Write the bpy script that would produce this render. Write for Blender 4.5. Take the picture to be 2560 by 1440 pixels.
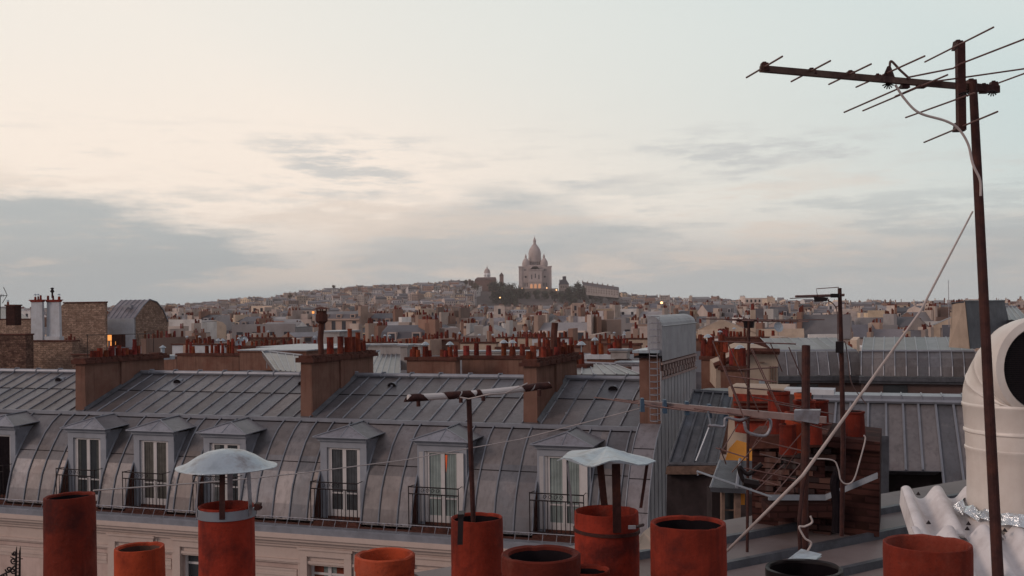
import bpy, math, random
from mathutils import Vector
R=math.radians
for o in list(bpy.data.objects): bpy.data.objects.remove(o)
S=bpy.context.scene
C=S.collection
# ---------------- camera
F0=2666.0; CX,CY=1280.0,765.0; ROLL=0.011; H=27.0
cd=bpy.data.cameras.new("camera"); cam=bpy.data.objects.new("camera",cd); C.objects.link(cam)
cam.location=(0,0,H); cam.rotation_euler=(R(90),ROLL,0)
cd.sensor_width=36; cd.lens=36*F0/2560; cd.shift_y=(CY-720)/2560; cd.clip_start=0.1; cd.clip_end=12000
S.camera=cam
S.view_settings.view_transform='Standard'; S.view_settings.look='None'; S.view_settings.exposure=0.0; S.view_settings.gamma=1
def uv(px,py):
    u=(px-CX)/F0; v=(CY-py)/F0
    return u+ROLL*v, v-ROLL*u
def at(px,py,d):
    u,v=uv(px,py); return Vector((u*d,d,H+v*d))
# ---------------- world
w=bpy.data.worlds.new("World"); S.world=w; w.use_nodes=True
def build_world():
    nt=w.node_tree; N=nt.nodes; L=nt.links; N.clear()
    def n(t,**k):
        x=N.new(t)
        for a,b in k.items(): setattr(x,a,b)
        return x
    def M(op,a,b=None,c=None,clamp=False):
        x=n('ShaderNodeMath',operation=op,use_clamp=clamp)
        for i,q in enumerate((a,b,c)):
            if q is None: continue
            if isinstance(q,(int,float)): x.inputs[i].default_value=q
            else: L.new(q,x.inputs[i])
        return x.outputs[0]
    def ss(x,a,b):
        r=n('ShaderNodeMapRange',interpolation_type='SMOOTHSTEP'); L.new(x,r.inputs[0])
        if a>b:
            r.inputs[1].default_value=b; r.inputs[2].default_value=a; r.inputs[3].default_value=1; r.inputs[4].default_value=0
        else:
            r.inputs[1].default_value=a; r.inputs[2].default_value=b
        return r.outputs[0]
    def mix(f,a,b):
        x=n('ShaderNodeMix',data_type='RGBA')
        if isinstance(f,(int,float)): x.inputs[0].default_value=f
        else: L.new(f,x.inputs[0])
        for i,q in ((6,a),(7,b)):
            if isinstance(q,tuple): x.inputs[i].default_value=(*q,1)
            else: L.new(q,x.inputs[i])
        return x.outputs[2]
    tc=n('ShaderNodeTexCoord'); sep=n('ShaderNodeSeparateXYZ'); L.new(tc.outputs['Generated'],sep.inputs[0])
    X,Y,Z=sep.outputs
    az=M('ARCTAN2',X,Y)            # azimuth from the view of the hill
    el=M('ARCSINE',Z)
    def noise(sx,sy,det=6,seed=0,rough=.55):
        cb=n('ShaderNodeCombineXYZ'); L.new(M('MULTIPLY',az,sx),cb.inputs[0]); L.new(M('MULTIPLY',el,sy),cb.inputs[1]); cb.inputs[2].default_value=seed
        t=n('ShaderNodeTexNoise'); t.inputs['Scale'].default_value=1; t.inputs['Detail'].default_value=det; t.inputs['Roughness'].default_value=rough
        L.new(cb.outputs[0],t.inputs['Vector']); return t.outputs['Fac']
    n1=noise(7,26,8,1.3,.6); n2=noise(13,75,8,7.1,.66); n3=noise(3,8,4,4.4)
    wob=M('MULTIPLY',M('SUBTRACT',n1,.5),.09)
    wob2=M('MULTIPLY',M('SUBTRACT',n2,.5),.03)
    e=M('ADD',M('ADD',el,wob),wob2)
    # clear sky : cream low to the left, pale blue high and right
    blue=M('MULTIPLY',M('ADD',M('MULTIPLY',az,1.1),M('ADD',M('MULTIPLY',el,1.9),-.12)),1.35,clamp=True)
    base=mix(blue,(.99,.87,.765),(.57,.69,.70))
    wh=ss(el,.12,.26)
    base=mix(M('MULTIPLY',wh,.45),base,(.82,.835,.79))
    # high cirrus streaks
    st=M('MULTIPLY',ss(n2,.50,.66),ss(el,.0,.07))
    st=M('MULTIPLY',st,ss(el,.2,.12))
    base=mix(M('MULTIPLY',st,.32),base,(.62,.60,.575))
    # low haze band tint toward the horizon
    base=mix(M('MULTIPLY',ss(el,.10,.02),.85),base,(.53,.53,.525))
    # banks: height of the top edge as a function of azimuth
    def bank(pts,soft,col,amt,b):
        cur=n('ShaderNodeFloatCurve'); c=cur.mapping.curves[0]
        cur.mapping.use_clip=False
        P=[((p+.6)/1.2,q/.3) for p,q in pts]
        while len(c.points)<len(P): c.points.new(.5,.5)
        for k,(a_,b_) in enumerate(P): c.points[k].location=(a_,b_)
        cur.mapping.update()
        L.new(M('MULTIPLY_ADD',az,1/1.2,.5,clamp=True),cur.inputs['Value'])
        top=M('MULTIPLY',cur.outputs[0],.3)
        dlt=M('SUBTRACT',top,M('ADD',el,M('ADD',M('MULTIPLY',wob,.85),M('MULTIPLY',wob2,1.9))))
        f=M('MULTIPLY',ss(dlt,-soft,soft*1.3),amt)
        return mix(f,b,col)
    base=bank([(-.6,.105),(-.48,.109),(-.38,.098),(-.31,.082),(-.24,.055),(-.17,.028),(-.05,.0),(.6,-.05)],.013,(.42,.465,.485),.88,base)
    base=bank([(-.6,-.08),(-.23,-.02),(-.17,.045),(-.11,.075),(-.05,.100),(.0,.108),(.04,.101),(.07,.090),(.12,.068),(.18,.045),(.24,.03),(.35,.028),(.6,.03)],.018,(.495,.515,.52),.78,base)
    base=bank([(-.6,-.1),(.14,-.02),(.22,.045),(.30,.052),(.37,.060),(.48,.072),(.6,.07)],.018,(.50,.525,.53),.6,base)
    # warm light patch low on the right, between the cloud layers
    wp=M('MULTIPLY',M('MULTIPLY',ss(az,.10,.25),ss(n1,.42,.62)),M('MULTIPLY',ss(el,.02,.035),ss(el,.085,.06)))
    base=mix(M('MULTIPLY',wp,.6),base,(.70,.62,.555))
    n5=noise(5,30,8,11.7,.64)
    s5=M('MULTIPLY',M('MULTIPLY',ss(n5,.50,.63),ss(el,.008,.03)),ss(el,.14,.09))
    base=mix(M('MULTIPLY',s5,.6),base,(.76,.655,.575))
    s6=M('MULTIPLY',M('MULTIPLY',ss(n5,.49,.38),ss(el,.0,.02)),ss(el,.13,.08))
    base=mix(M('MULTIPLY',s6,.5),base,(.44,.48,.495))
    # lifting grey streaks
    s3=M('MULTIPLY',M('MULTIPLY',ss(n3,.52,.6),ss(n2,.42,.6)),M('MULTIPLY',ss(el,.09,.115),ss(el,.17,.14)))
    base=mix(M('MULTIPLY',s3,.7),base,(.56,.57,.57))
    # the dome overhead and behind the camera: even dusk cloud
    back=ss(Y,.75,.2)
    over=M('MAXIMUM',back,ss(el,.35,.8))
    base=mix(over,base,(.40,.385,.42))
    base=mix(ss(Z,.0,-.08),base,(.10,.09,.09))
    sky=n('ShaderNodeTexSky',sky_type='NISHITA'); sky.sun_disc=False; sky.sun_elevation=R(4); sky.sun_rotation=R(-62); sky.air_density=1; sky.dust_density=2
    sc=n('ShaderNodeMix',data_type='RGBA',blend_type='MULTIPLY'); sc.inputs[0].default_value=1; L.new(sky.outputs[0],sc.inputs[6]); sc.inputs[7].default_value=(.1,.1,.1,1)
    fin=mix(.94,sc.outputs[2],base)
    bg=n('ShaderNodeBackground'); L.new(fin,bg.inputs[0]); bg.inputs[1].default_value=SKY
    out=n('ShaderNodeOutputWorld'); L.new(bg.outputs[0],out.inputs[0])
SKY=1.06
build_world()
sd=bpy.data.lights.new("sun",'SUN'); sun=bpy.data.objects.new("sun",sd); C.objects.link(sun)
sd.energy=1.05; sd.angle=R(18); sd.color=(1,.78,.67)
# light from the left and a little behind the camera, low
sdir=Vector((-.86,-.42,.42)).normalized()
sun.rotation_euler=sdir.to_track_quat('Z','Y').to_euler()
sun.location=(0,0,80)
rng=random.Random(11)
# ---------------- materials
def mat(name,col,rough=.7,metal=0,var=.25,scale=3,dark=None,dscale=1.2,damt=0,bump=0,bscale=20,attr=False,emit=None,streak=0,spec=.3,tex=None,alpha=None):
    m=bpy.data.materials.new(name); m.use_nodes=True; nt=m.node_tree; N=nt.nodes; L=nt.links
    B=N['Principled BSDF']; B.inputs['Roughness'].default_value=rough; B.inputs['Metallic'].default_value=metal; B.inputs['Specular IOR Level'].default_value=spec
    def mixn(f,a,b,bt='MIX'):
        x=N.new('ShaderNodeMix'); x.data_type='RGBA'; x.blend_type=bt
        for i,q in ((0,f),(6,a),(7,b)):
            if isinstance(q,(int,float)): x.inputs[i].default_value=q
            elif isinstance(q,tuple): x.inputs[i].default_value=(*q,1)
            else: L.new(q,x.inputs[i])
        return x.outputs[2]
    geo=N.new('ShaderNodeNewGeometry'); pos=geo.outputs['Position']
    def noise(s,det=5,mapping=None,rg=.6):
        t=N.new('ShaderNodeTexNoise'); t.inputs['Scale'].default_value=s; t.inputs['Detail'].default_value=det; t.inputs['Roughness'].default_value=rg
        if mapping:
            mp=N.new('ShaderNodeMapping'); mp.inputs['Scale'].default_value=mapping; L.new(pos,mp.inputs[0]); L.new(mp.outputs[0],t.inputs['Vector'])
        else: L.new(pos,t.inputs['Vector'])
        return t.outputs['Fac']
    def ramp(x,a,b):
        r=N.new('ShaderNodeMapRange'); L.new(x,r.inputs[0]); r.inputs[1].default_value=a; r.inputs[2].default_value=b; return r.outputs[0]
    c=tuple(col)
    hgt=None
    if tex:
        kind,c2,bw,bh,mort=tex
        # bricks/rubble laid on walls: u = x+y rotated, v = z
        sp=N.new('ShaderNodeSeparateXYZ'); L.new(pos,sp.inputs[0])
        ad=N.new('ShaderNodeMath'); ad.operation='ADD'; L.new(sp.outputs[0],ad.inputs[0]); L.new(sp.outputs[1],ad.inputs[1])
        cb=N.new('ShaderNodeCombineXYZ'); L.new(ad.outputs[0],cb.inputs[0]); L.new(sp.outputs[2],cb.inputs[1])
        nz=N.new('ShaderNodeTexNoise'); nz.inputs['Scale'].default_value=2.2/bw; L.new(pos,nz.inputs['Vector'])
        sc=N.new('ShaderNodeVectorMath'); sc.operation='SCALE'; L.new(nz.outputs['Color'],sc.inputs[0]); sc.inputs['Scale'].default_value=bw*(.9 if kind=='rubble' else .06)
        a2=N.new('ShaderNodeVectorMath'); L.new(cb.outputs[0],a2.inputs[0]); L.new(sc.outputs[0],a2.inputs[1])
        bt=N.new('ShaderNodeTexBrick'); L.new(a2.outputs[0],bt.inputs['Vector']); bt.inputs['Scale'].default_value=1
        bt.inputs['Brick Width'].default_value=bw; bt.inputs['Row Height'].default_value=bh; bt.inputs['Mortar Size'].default_value=mort
        bt.inputs['Color1'].default_value=(*c,1); bt.inputs['Color2'].default_value=(*c2,1); bt.inputs['Mortar'].default_value=(*[x*.45 for x in c],1)
        cc=bt.outputs['Color']; hgt=bt.outputs['Fac']
    else:
        cc=mixn(1.0,c,(1,1,1),'MULTIPLY') if False else None
    lo=tuple(x*(1-var) for x in c); hi=tuple(x*(1+var) for x in c)
    f=ramp(noise(scale),.3,.7)
    if cc is None: cc=mixn(f,lo,hi)
    else: cc=mixn(1.0,cc,mixn(f,(1-var,)*3,(1+var,)*3),'MULTIPLY')
    if attr:
        a=N.new('ShaderNodeAttribute'); a.attribute_name='Col'; cc=mixn(1.0,cc,a.outputs['Color'],'MULTIPLY')
    if damt:
        f2=ramp(noise(dscale,6,None,.65),.48,.68)
        mm=N.new('ShaderNodeMath'); mm.operation='MULTIPLY'; L.new(f2,mm.inputs[0]); mm.inputs[1].default_value=damt
        cc=mixn(mm.outputs[0],cc,dark or tuple(x*.3 for x in c))
    if streak:
        f3=ramp(noise(1,5,(9,9,.5)),.5,.72)
        mm=N.new('ShaderNodeMath'); mm.operation='MULTIPLY'; L.new(f3,mm.inputs[0]); mm.inputs[1].default_value=streak
        cc=mixn(mm.outputs[0],cc,tuple(x*.35 for x in c))
    if name.startswith('terracotta'):
        # lime bloom, soot runs and pale scuffs of fired clay
        f4=ramp(noise(2.6,7,(1,1,.55),.7),.55,.75); mm=N.new('ShaderNodeMath'); mm.operation='MULTIPLY'; L.new(f4,mm.inputs[0]); mm.inputs[1].default_value=.38
        cc=mixn(mm.outputs[0],cc,(.34,.13,.095))
        f5=ramp(noise(1,6,(16,16,1.3),.65),.55,.78); mm=N.new('ShaderNodeMath'); mm.operation='MULTIPLY'; L.new(f5,mm.inputs[0]); mm.inputs[1].default_value=.7
        cc=mixn(mm.outputs[0],cc,(.035,.012,.012))
        f6=ramp(noise(95,3),.62,.74); mm=N.new('ShaderNodeMath'); mm.operation='MULTIPLY'; L.new(f6,mm.inputs[0]); mm.inputs[1].default_value=.5
        cc=mixn(mm.outputs[0],cc,(.05,.015,.012))
    if name=='zinc':
        f4=ramp(noise(1.7,7,None,.72),.54,.68); mm=N.new('ShaderNodeMath'); mm.operation='MULTIPLY'; L.new(f4,mm.inputs[0]); mm.inputs[1].default_value=.34
        cc=mixn(mm.outputs[0],cc,(.25,.235,.24))
        f5=ramp(noise(5.5,6,None,.7),.56,.7); mm=N.new('ShaderNodeMath'); mm.operation='MULTIPLY'; L.new(f5,mm.inputs[0]); mm.inputs[1].default_value=.4
        cc=mixn(mm.outputs[0],cc,(.085,.07,.075))
    L.new(cc,B.inputs['Base Color'])
    if bump:
        bp=N.new('ShaderNodeBump'); bp.inputs['Strength'].default_value=bump; bp.inputs['Distance'].default_value=.02
        if hgt is not None:
            bp.invert=True; L.new(hgt,bp.inputs['Height'])
        else: L.new(noise(bscale),bp.inputs['Height'])
        L.new(bp.outputs[0],B.inputs['Normal'])
    if emit:
        B.inputs['Emission Color'].default_value=(*emit[0],1); B.inputs['Emission Strength'].default_value=emit[1]
    return m
zinc=mat('zinc',(.156,.145,.149),.42,.35,.2,.9,dark=(.10,.075,.075),dscale=.8,damt=.5,bump=.3,bscale=2.6,attr=True,streak=.42)
zrib=mat('zinc_rib',(.22,.23,.26),.45,.3,.15,3)
zinc_b=mat('zinc_bright',(.27,.30,.34),.4,.3,.15,4,damt=.3,dscale=3)
zinc_c=mat('zinc_cap',(.37,.43,.48),.36,.3,.25,9,dark=(.15,.12,.11),dscale=9,damt=.75,bump=.2,bscale=30)
terra=mat('terracotta',(.25,.033,.018),.85,0,.25,7,dark=(.045,.012,.012),dscale=5,damt=.8,bump=.28,bscale=42,attr=True,spec=.15)
terra_l=mat('terracotta_light',(.40,.062,.025),.85,0,.2,7,dark=(.13,.02,.012),dscale=6,damt=.7,bump=.28,bscale=42,attr=True,spec=.15)
soot_shade=mat('soot_shade',(.012,.009,.011),.95,0,.3,10,spec=.05)  # near black: soot inside pots, also painted shade in gaps and openings
render_tan=mat('tan_render',(.185,.103,.078),.9,0,.16,2,dark=(.12,.04,.028),dscale=1.1,damt=.5,bump=.1,bscale=30,streak=.55,spec=.1)
capstone=mat('chimney_cap',(.10,.042,.032),.95,0,.4,6,dark=(.03,.015,.015),dscale=3,damt=.7,bump=.4,bscale=25,spec=.1)
plaster=mat('pink_plaster',(.53,.40,.355),.85,0,.08,1,dark=(.22,.14,.11),dscale=.8,damt=.35,bump=.05,bscale=40,streak=.15,spec=.2)
trimmat=mat('cornice_plaster',(.53,.425,.375),.85,0,.1,2,damt=.3,dscale=2,dark=(.2,.12,.1),spec=.2)
casing=mat('dormer_casing',(.27,.285,.32),.6,0,.1,3,damt=.2)
white=mat('white_paint',(.55,.52,.51),.5,0,.06,4,damt=.12,dark=(.3,.27,.25),dscale=6)
glass=mat('glass',(.035,.04,.045),.12,0,.2,1,spec=.6)
curtain=mat('curtain',(.22,.26,.25),.9,0,.25,2,streak=.5)
redcurtain=mat('red_curtain',(.16,.035,.018),.9,0,.25,3,streak=.6)
iron=mat('black_iron',(.018,.012,.013),.6,.3,.2,8)
rust=mat('rust_steel',(.050,.019,.017),.7,.3,.35,30,dark=(.11,.035,.02),dscale=16,damt=.5,bump=.2,bscale=90)
rod=mat('rod_steel',(.16,.085,.075),.5,.4,.3,40)
galv=mat('galvanised',(.30,.30,.33),.45,.5,.2,20,dark=(.14,.07,.05),dscale=9,damt=.5)
cablem=mat('cable',(.46,.40,.38),.6,0,.15,9)
darkcable=mat('dark_cable',(.10,.06,.055),.6,0,.15,9)
duct=mat('duct_paint',(.72,.665,.61),.42,.05,.06,3,dark=(.38,.27,.21),dscale=2.2,damt=.4,streak=.2,spec=.45)
mesh_b=mat('duct_mesh',(.02,.018,.022),.9,0,.4,160)
fibre=mat('fibre_cement',(.68,.65,.65),.7,0,.08,4,dark=(.33,.27,.25),dscale=7,damt=.45,bump=.1,bscale=50,streak=.2)
foil=mat('foil',(.62,.66,.68),.22,.85,.25,12,bump=.9,bscale=22)
brick=mat('brick',(.055,.022,.018),.9,0,.35,5,dark=(.03,.012,.012),dscale=3,damt=.75,bump=.6,tex=('brick',(.035,.014,.013),.22,.075,.01),spec=.1)
rubble=mat('rubble_stone',(.36,.25,.19),.95,0,.3,3,dark=(.09,.055,.045),dscale=.9,damt=.5,bump=.7,tex=('rubble',(.21,.135,.10),.42,.2,.03),spec=.1)
rubble_d=mat('rubble_dark',(.20,.12,.09),.95,0,.4,3,dark=(.05,.028,.025),dscale=1.4,damt=.7,bump=.7,tex=('rubble',(.06,.03,.026),.3,.16,.03),spec=.1)
dull_white=mat('dull_white',(.33,.31,.30),.85,0,.12,1.2,damt=.5,dark=(.16,.12,.11),dscale=.9,streak=.35)
whitewash=mat('whitewash',(.46,.48,.51),.8,0,.08,2,damt=.35,dark=(.3,.27,.26),dscale=1.5,streak=.2)
cwall=mat('city_wall',(1,1,1),.9,0,.12,.25,damt=.35,dscale=.3,dark=(.13,.08,.07),attr=True,streak=.12,spec=.1)
croof=mat('city_roof',(1,1,1),.6,.1,.18,.35,attr=True,damt=.25,dscale=.4,dark=(.07,.055,.06))
cpot=mat('city_pot',(.19,.035,.024),.9,0,.3,2,attr=True,spec=.1)
cdark=mat('city_window',(.045,.045,.055),.25,0,.4,.5,spec=.5)
lit=mat('lit_window',(.8,.35,.1),.6,emit=((1,.36,.09),1.1))
litw=mat('lamp_glow',(.9,.6,.4),.6,emit=((1,.50,.20),3.2))
darkwall=mat('shaded_render',(.028,.021,.022),.9,0,.4,3,spec=.1)  # wall in shadow, its shade put into the near black colour
ochre=mat('lit_ochre_render',(.78,.31,.05),.85,0,.12,4,damt=.25,dscale=4)
slate=mat('slate',(.075,.078,.09),.5,.15,.3,2,dark=(.03,.03,.035),dscale=3,damt=.6,bump=.3,bscale=25,attr=True,streak=.4)
wood=mat('old_timber',(.20,.13,.10),.85,0,.3,9,streak=.4)
basil=mat('white_stone',(.47,.395,.375),.85,0,.1,.15,attr=True,damt=.2,dscale=.12,dark=(.22,.15,.14),spec=.1)
leafm=mat('leaves',(.044,.046,.033),.8,0,.4,.6,attr=True,spec=.1)
bark=mat('bark',(.06,.045,.035),.9)
grnd=mat('city_ground',(.13,.105,.10),.9,0,.3,.02,damt=.4,dscale=.03)
# ---------------- mesh builder
class MB:
    def __init__(s): s.v=[];s.f=[];s.m=[];s.c=[]
    def add(s,vs,fs,mi=0,col=(1,1,1)):
        b=len(s.v); s.v+=[tuple(x) for x in vs]
        for f in fs: s.f.append(tuple(b+i for i in f)); s.m.append(mi); s.c.append(col)
    def poly(s,ps,mi=0,col=(1,1,1)): s.add(ps,[tuple(range(len(ps)))],mi,col)
    def hexa(s,p,mi=0,col=(1,1,1)): s.add(p,[(3,2,1,0),(4,5,6,7),(0,1,5,4),(1,2,6,5),(2,3,7,6),(3,0,4,7)],mi,col)
    def box(s,x0,x1,y0,y1,z0,z1,mi=0,col=(1,1,1),T=None):
        p=[(x0,y0,z0),(x1,y0,z0),(x1,y1,z0),(x0,y1,z0),(x0,y0,z1),(x1,y0,z1),(x1,y1,z1),(x0,y1,z1)]
        if T: p=[T(*q) for q in p]
        s.hexa(p,mi,col)
    def taper(s,x0,x1,y0,y1,z0,z1,ix,iy,mi=0,col=(1,1,1),T=None):
        p=[(x0,y0,z0),(x1,y0,z0),(x1,y1,z0),(x0,y1,z0),(x0+ix,y0+iy,z1),(x1-ix,y0+iy,z1),(x1-ix,y1-iy,z1),(x0+ix,y1-iy,z1)]
        if T: p=[T(*q) for q in p]
        s.hexa(p,mi,col)
    def tube(s,pts,r,n=8,mi=0,col=(1,1,1),caps=True):
        pts=[Vector(p) for p in pts]; rs=r if isinstance(r,(list,tuple)) else [r]*len(pts)
        b=len(s.v); last=None
        for i,p in enumerate(pts):
            t=(pts[min(i+1,len(pts)-1)]-pts[max(i-1,0)]).normalized()
            if last is None:
                up=Vector((0,0,1)) if abs(t.z)<.9 else Vector((1,0,0)); x=t.cross(up).normalized()
            else:
                x=(last-t*last.dot(t)); x=x.normalized() if x.length>1e-6 else t.orthogonal().normalized()
            last=x; y=t.cross(x)
            for k in range(n):
                a=2*math.pi*k/n; s.v.append(tuple(p+(x*math.cos(a)+y*math.sin(a))*rs[i]))
        for i in range(len(pts)-1):
            for k in range(n):
                k2=(k+1)%n; s.f.append((b+i*n+k,b+i*n+k2,b+(i+1)*n+k2,b+(i+1)*n+k)); s.m.append(mi); s.c.append(col)
        if caps:
            s.f.append(tuple(b+k for k in range(n))); s.f.append(tuple(b+(len(pts)-1)*n+k for k in range(n))); s.m+=[mi,mi]; s.c+=[col,col]
    def lathe(s,c,prof,n=24,mi=0,col=(1,1,1),mis=None,wob=0,T=None,top=False):
        b=len(s.v); c=Vector(c)
        for j,(r,z) in enumerate(prof):
            for k in range(n):
                a=2*math.pi*k/n; rr=r*(1+wob*math.sin(3*a+j)*.6+wob*math.sin(7*a+2*j)*.3)
                p=(rr*math.cos(a),rr*math.sin(a),z)
                if T: p=T(*p)
                s.v.append(tuple(c+Vector(p)))
        for j in range(len(prof)-1):
            for k in range(n):
                k2=(k+1)%n; s.f.append((b+j*n+k,b+j*n+k2,b+(j+1)*n+k2,b+(j+1)*n+k)); s.m.append(mis[j] if mis else mi); s.c.append(col)
        if top: s.f.append(tuple(b+(len(prof)-1)*n+k for k in range(n))); s.m.append(mi); s.c.append(col)
    def build(s,name,mats,parent=None,base=None,smooth=False):
        if not isinstance(mats,(list,tuple)): mats=[mats]
        root=parent
        while root is not None and root.parent is not None: root=root.parent
        if root is not None: off=Vector(root.location)
        else:
            if base is None:
                xs=[v[0] for v in s.v]; ys=[v[1] for v in s.v]; zs=[v[2] for v in s.v]
                base=((min(xs)+max(xs))/2,(min(ys)+max(ys))/2,min(zs))
            off=Vector(base)
        me=bpy.data.meshes.new(name); me.from_pydata([(v[0]-off.x,v[1]-off.y,v[2]-off.z) for v in s.v],[],s.f)
        for m_ in mats: me.materials.append(m_)
        me.polygons.foreach_set('material_index',s.m)
        at_=me.attributes.new('Col','FLOAT_COLOR','FACE'); at_.data.foreach_set('color',[q for c in s.c for q in (c[0],c[1],c[2],1)])
        if smooth:
            me.polygons.foreach_set('use_smooth',[True]*len(s.f))
        me.update()
        o=bpy.data.objects.new(name,me); C.objects.link(o)
        if parent is not None: o.parent=parent
        else: o.location=off
        if smooth:
            me.set_sharp_from_angle(angle=R(38))
        return o
def thing(name,loc,label,cat,group=None):
    o=bpy.data.objects.new(name,None); C.objects.link(o); o.location=loc; o.empty_display_size=.2
    return tag(o,label,cat,group)
def tag(o,label=None,cat=None,group=None,kind=None):
    if label:
        o['label']=label
        if len(label.replace(',',' ').split())>16: print('LONG',label)
    if cat: o['category']=cat
    if group: o['group']=group
    if kind: o['kind']=kind
    elif cat: o['kind']='thing'
    return o
def lerp(a,b,t): return a+(b-a)*t
def interp(pts,x):
    if x<=pts[0][0]: return pts[0][1]
    for (a,b),(c,d) in zip(pts,pts[1:]):
        if x<=c: return b+(d-b)*(x-a)/(c-a)
    return pts[-1][1]
def smooth(x): x=max(0,min(1,x)); return x*x*(3-2*x)
# ================= frame of the facing building
AX,AY=.942,-.336; BX,BY=.336,.942
class Fr:
    def __init__(s,ox,oy,z0=H,ax=AX,ay=AY): s.ox,s.oy,s.z0,s.ax,s.ay=ox,oy,z0,ax,ay; s.bx,s.by=-ay,ax
    def __call__(s,a,b,z): return Vector((s.ox+s.ax*a+s.bx*b,s.oy+s.ay*a+s.by*b,s.z0+z))
    def s_at(s,px,b,py=1100):
        u,_=uv(px,py); # ox+ax*t+bx*b = u*(oy+ay*t+by*b)
        return (u*(s.oy+s.by*b)-s.ox-s.bx*b)/(s.ax-u*s.ay)
G=Fr(-4.11,31.3)
# ---- ground, terrain
SKYL=[(-300,770),(0,772),(150,774),(420,768),(500,762),(600,750),(700,741),(800,728),(900,720),(1000,717),(1100,709),(1180,703),(1250,708),(1300,722),(1390,722),(1450,728),(1545,731),(1600,742),(1700,750),(1850,754),(2000,757),(2200,765),(2560,764),(2900,764)]
CREST=1785.0
def crest_ground(px):
    y=interp(SKYL,px); z=at(px,y,CREST).z
    return z-(12 if not 1260<px<1560 else 2.5)
def ground(x,y):
    if y<20: return 0.0
    px=CX+F0*x/max(y,1)
    g=crest_ground(max(-300,min(2860,px)))
    wn=smooth((px-1120)/90)*(1-smooth((px-1540)/120)); s0=lerp(1020,1420,wn)
    far=smooth((y-s0)/(CREST-s0))
    mid=-2.0*smooth((y-60)/200)
    z=mid*(1-far)+g*far
    if y>CREST: z-= (y-CREST)*.03
    return z
def terrain():
    mb=MB(); ys=[-60,0,20,60,120,200,350,500,700]+list(range(900,1800,50))+[1785,1840,1900,2100,2600,3400,5000,8000]
    ys=sorted(set(ys)); nx=90
    for j,y in enumerate(ys):
        for i in range(nx+1):
            u=-1.0+2.0*i/nx; x=u*max(y,60)*.62*1.2
            mb.v.append((x,y,ground(x,y) if y<=2000 else min(ground(x,y),8)))
    for j in range(len(ys)-1):
        for i in range(nx):
            a=j*(nx+1)+i; mb.f.append((a,a+1,a+nx+2,a+nx+1)); mb.m.append(0); mb.c.append((1,1,1))
    o=mb.build('ground',grnd,base=(0,0,0),smooth=True); tag(o,kind='structure')
terrain()
# street between our roof and the facing building
mb=MB(); T=lambda a,b,z:G(a,b,z)
mb.box(-40,30,-14,-3,-H+.02,-H+.03,T=T); o=mb.build('road',mat('asphalt',(.05,.048,.05),.85,0,.2,1)); tag(o,kind='structure')
mb=MB(); mb.box(-40,30,-3,-.25,-H+.02,-H+.15,T=T); mb.box(-40,30,-16,-14,-H+.02,-H+.15,T=T); o=mb.build('pavement',mat('paving',(.2,.18,.17),.85,0,.2,1)); tag(o,kind='structure')
# ================= facing zinc-roofed building
SL=G.s_at(-520,0); SR=G.s_at(1600,1.9,1040); 
PROF=[(0,-6.39),(.10,-5.93),(.24,-5.43),(.45,-5.0),(.74,-4.56),(1.02,-4.18),(1.35,-3.87),(1.60,-3.70),(1.88,-3.55)]
RIDGE=(4.95,-2.40)
hb=thing('zinc_roofed_building',G((SL+SR)/2,4,-H),'long apartment building with purplish grey zinc mansard roof, seven dormers and a pink plaster front','building')
DW=.80   # half width of the dormer slot
dorm=[]
for px,b_,kind in ((-2,.5,'open'),(221,.5,'plain'),(388,.5,'plain'),(565,.5,'plain'),(861,.5,'plain'),(1107,.5,'shut'),(1411,.5,'shut')):
    dorm.append((G.s_at(px,b_,1200),kind))
RIB=.60
def prof_b(z): 
    return interp([(z_,b_) for b_,z_ in PROF],z)
mb=MB()
ribs=[SL+RIB*k for k in range(int((SR-SL)/RIB)+1)]+[SR]
cuts=[]
for c,k in dorm: cuts+= [c-DW,c+DW]
ribs_ok=[r for r in ribs if not any(abs(r-c)<.16 for c in cuts)]
edges=sorted(ribs_ok+cuts+[SL])
edges=sorted(set(round(e,4) for e in edges))
ztop=-3.95
def panelcol():
    k=rng.uniform(.72,1.22); w_=rng.uniform(-.09,.07); return (k*(1+w_),k,k*(1-w_*.9))
for s0,s1 in zip(edges,edges[1:]):
    c=(s0+s1)/2; inside=any(abs(c-d)<DW for d,_ in dorm)
    cl,cu=panelcol(),panelcol()
    for (b0,z0),(b1,z1) in zip(PROF,PROF[1:]):
        if inside and z1<ztop+.02: continue
        if inside and z0<ztop: 
            t=(ztop-z0)/(z1-z0); b0,z0=lerp(b0,b1,t),ztop
        mb.poly([G(s0,b0,z0),G(s1,b0,z0),G(s1,b1,z1),G(s0,b1,z1)],0,cl if z0<-4.7 else cu)
# upper slope, two rows
U0=(1.88,-3.55); off=.23
ue=[SL]+[SL+off+RIB*k for k in range(int((SR-SL)/RIB))]+[SR]
chst=[]  # chimney positions
def up(t): return (lerp(U0[0],RIDGE[0],t),lerp(U0[1]+.03,RIDGE[1],t))
for s0,s1 in zip(ue,ue[1:]):
    for t0,t1 in ((0,.55),(.55,1)):
        b0,z0=up(t0); b1,z1=up(t1)
        mb.poly([G(s0,b0,z0),G(s1,b0,z0),G(s1,b1,z1),G(s0,b1,z1)],0,panelcol())
# back slope
mb.poly([G(SL,RIDGE[0],RIDGE[1]),G(SR,RIDGE[0],RIDGE[1]),G(SR,9.5,-4.2),G(SL,9.5,-4.2)],0,(.9,.9,.9))
# ribs
def ribtube(pts,r=.024,mi=1): mb.tube(pts,r,5,mi)
for s in ribs_ok:
    inside=any(abs(s-d)<DW for d,_ in dorm)
    pts=[G(s,b-.015,z+.02) for b,z in PROF if not(inside and z<-3.9)]
    if len(pts)>1: ribtube(pts)
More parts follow.
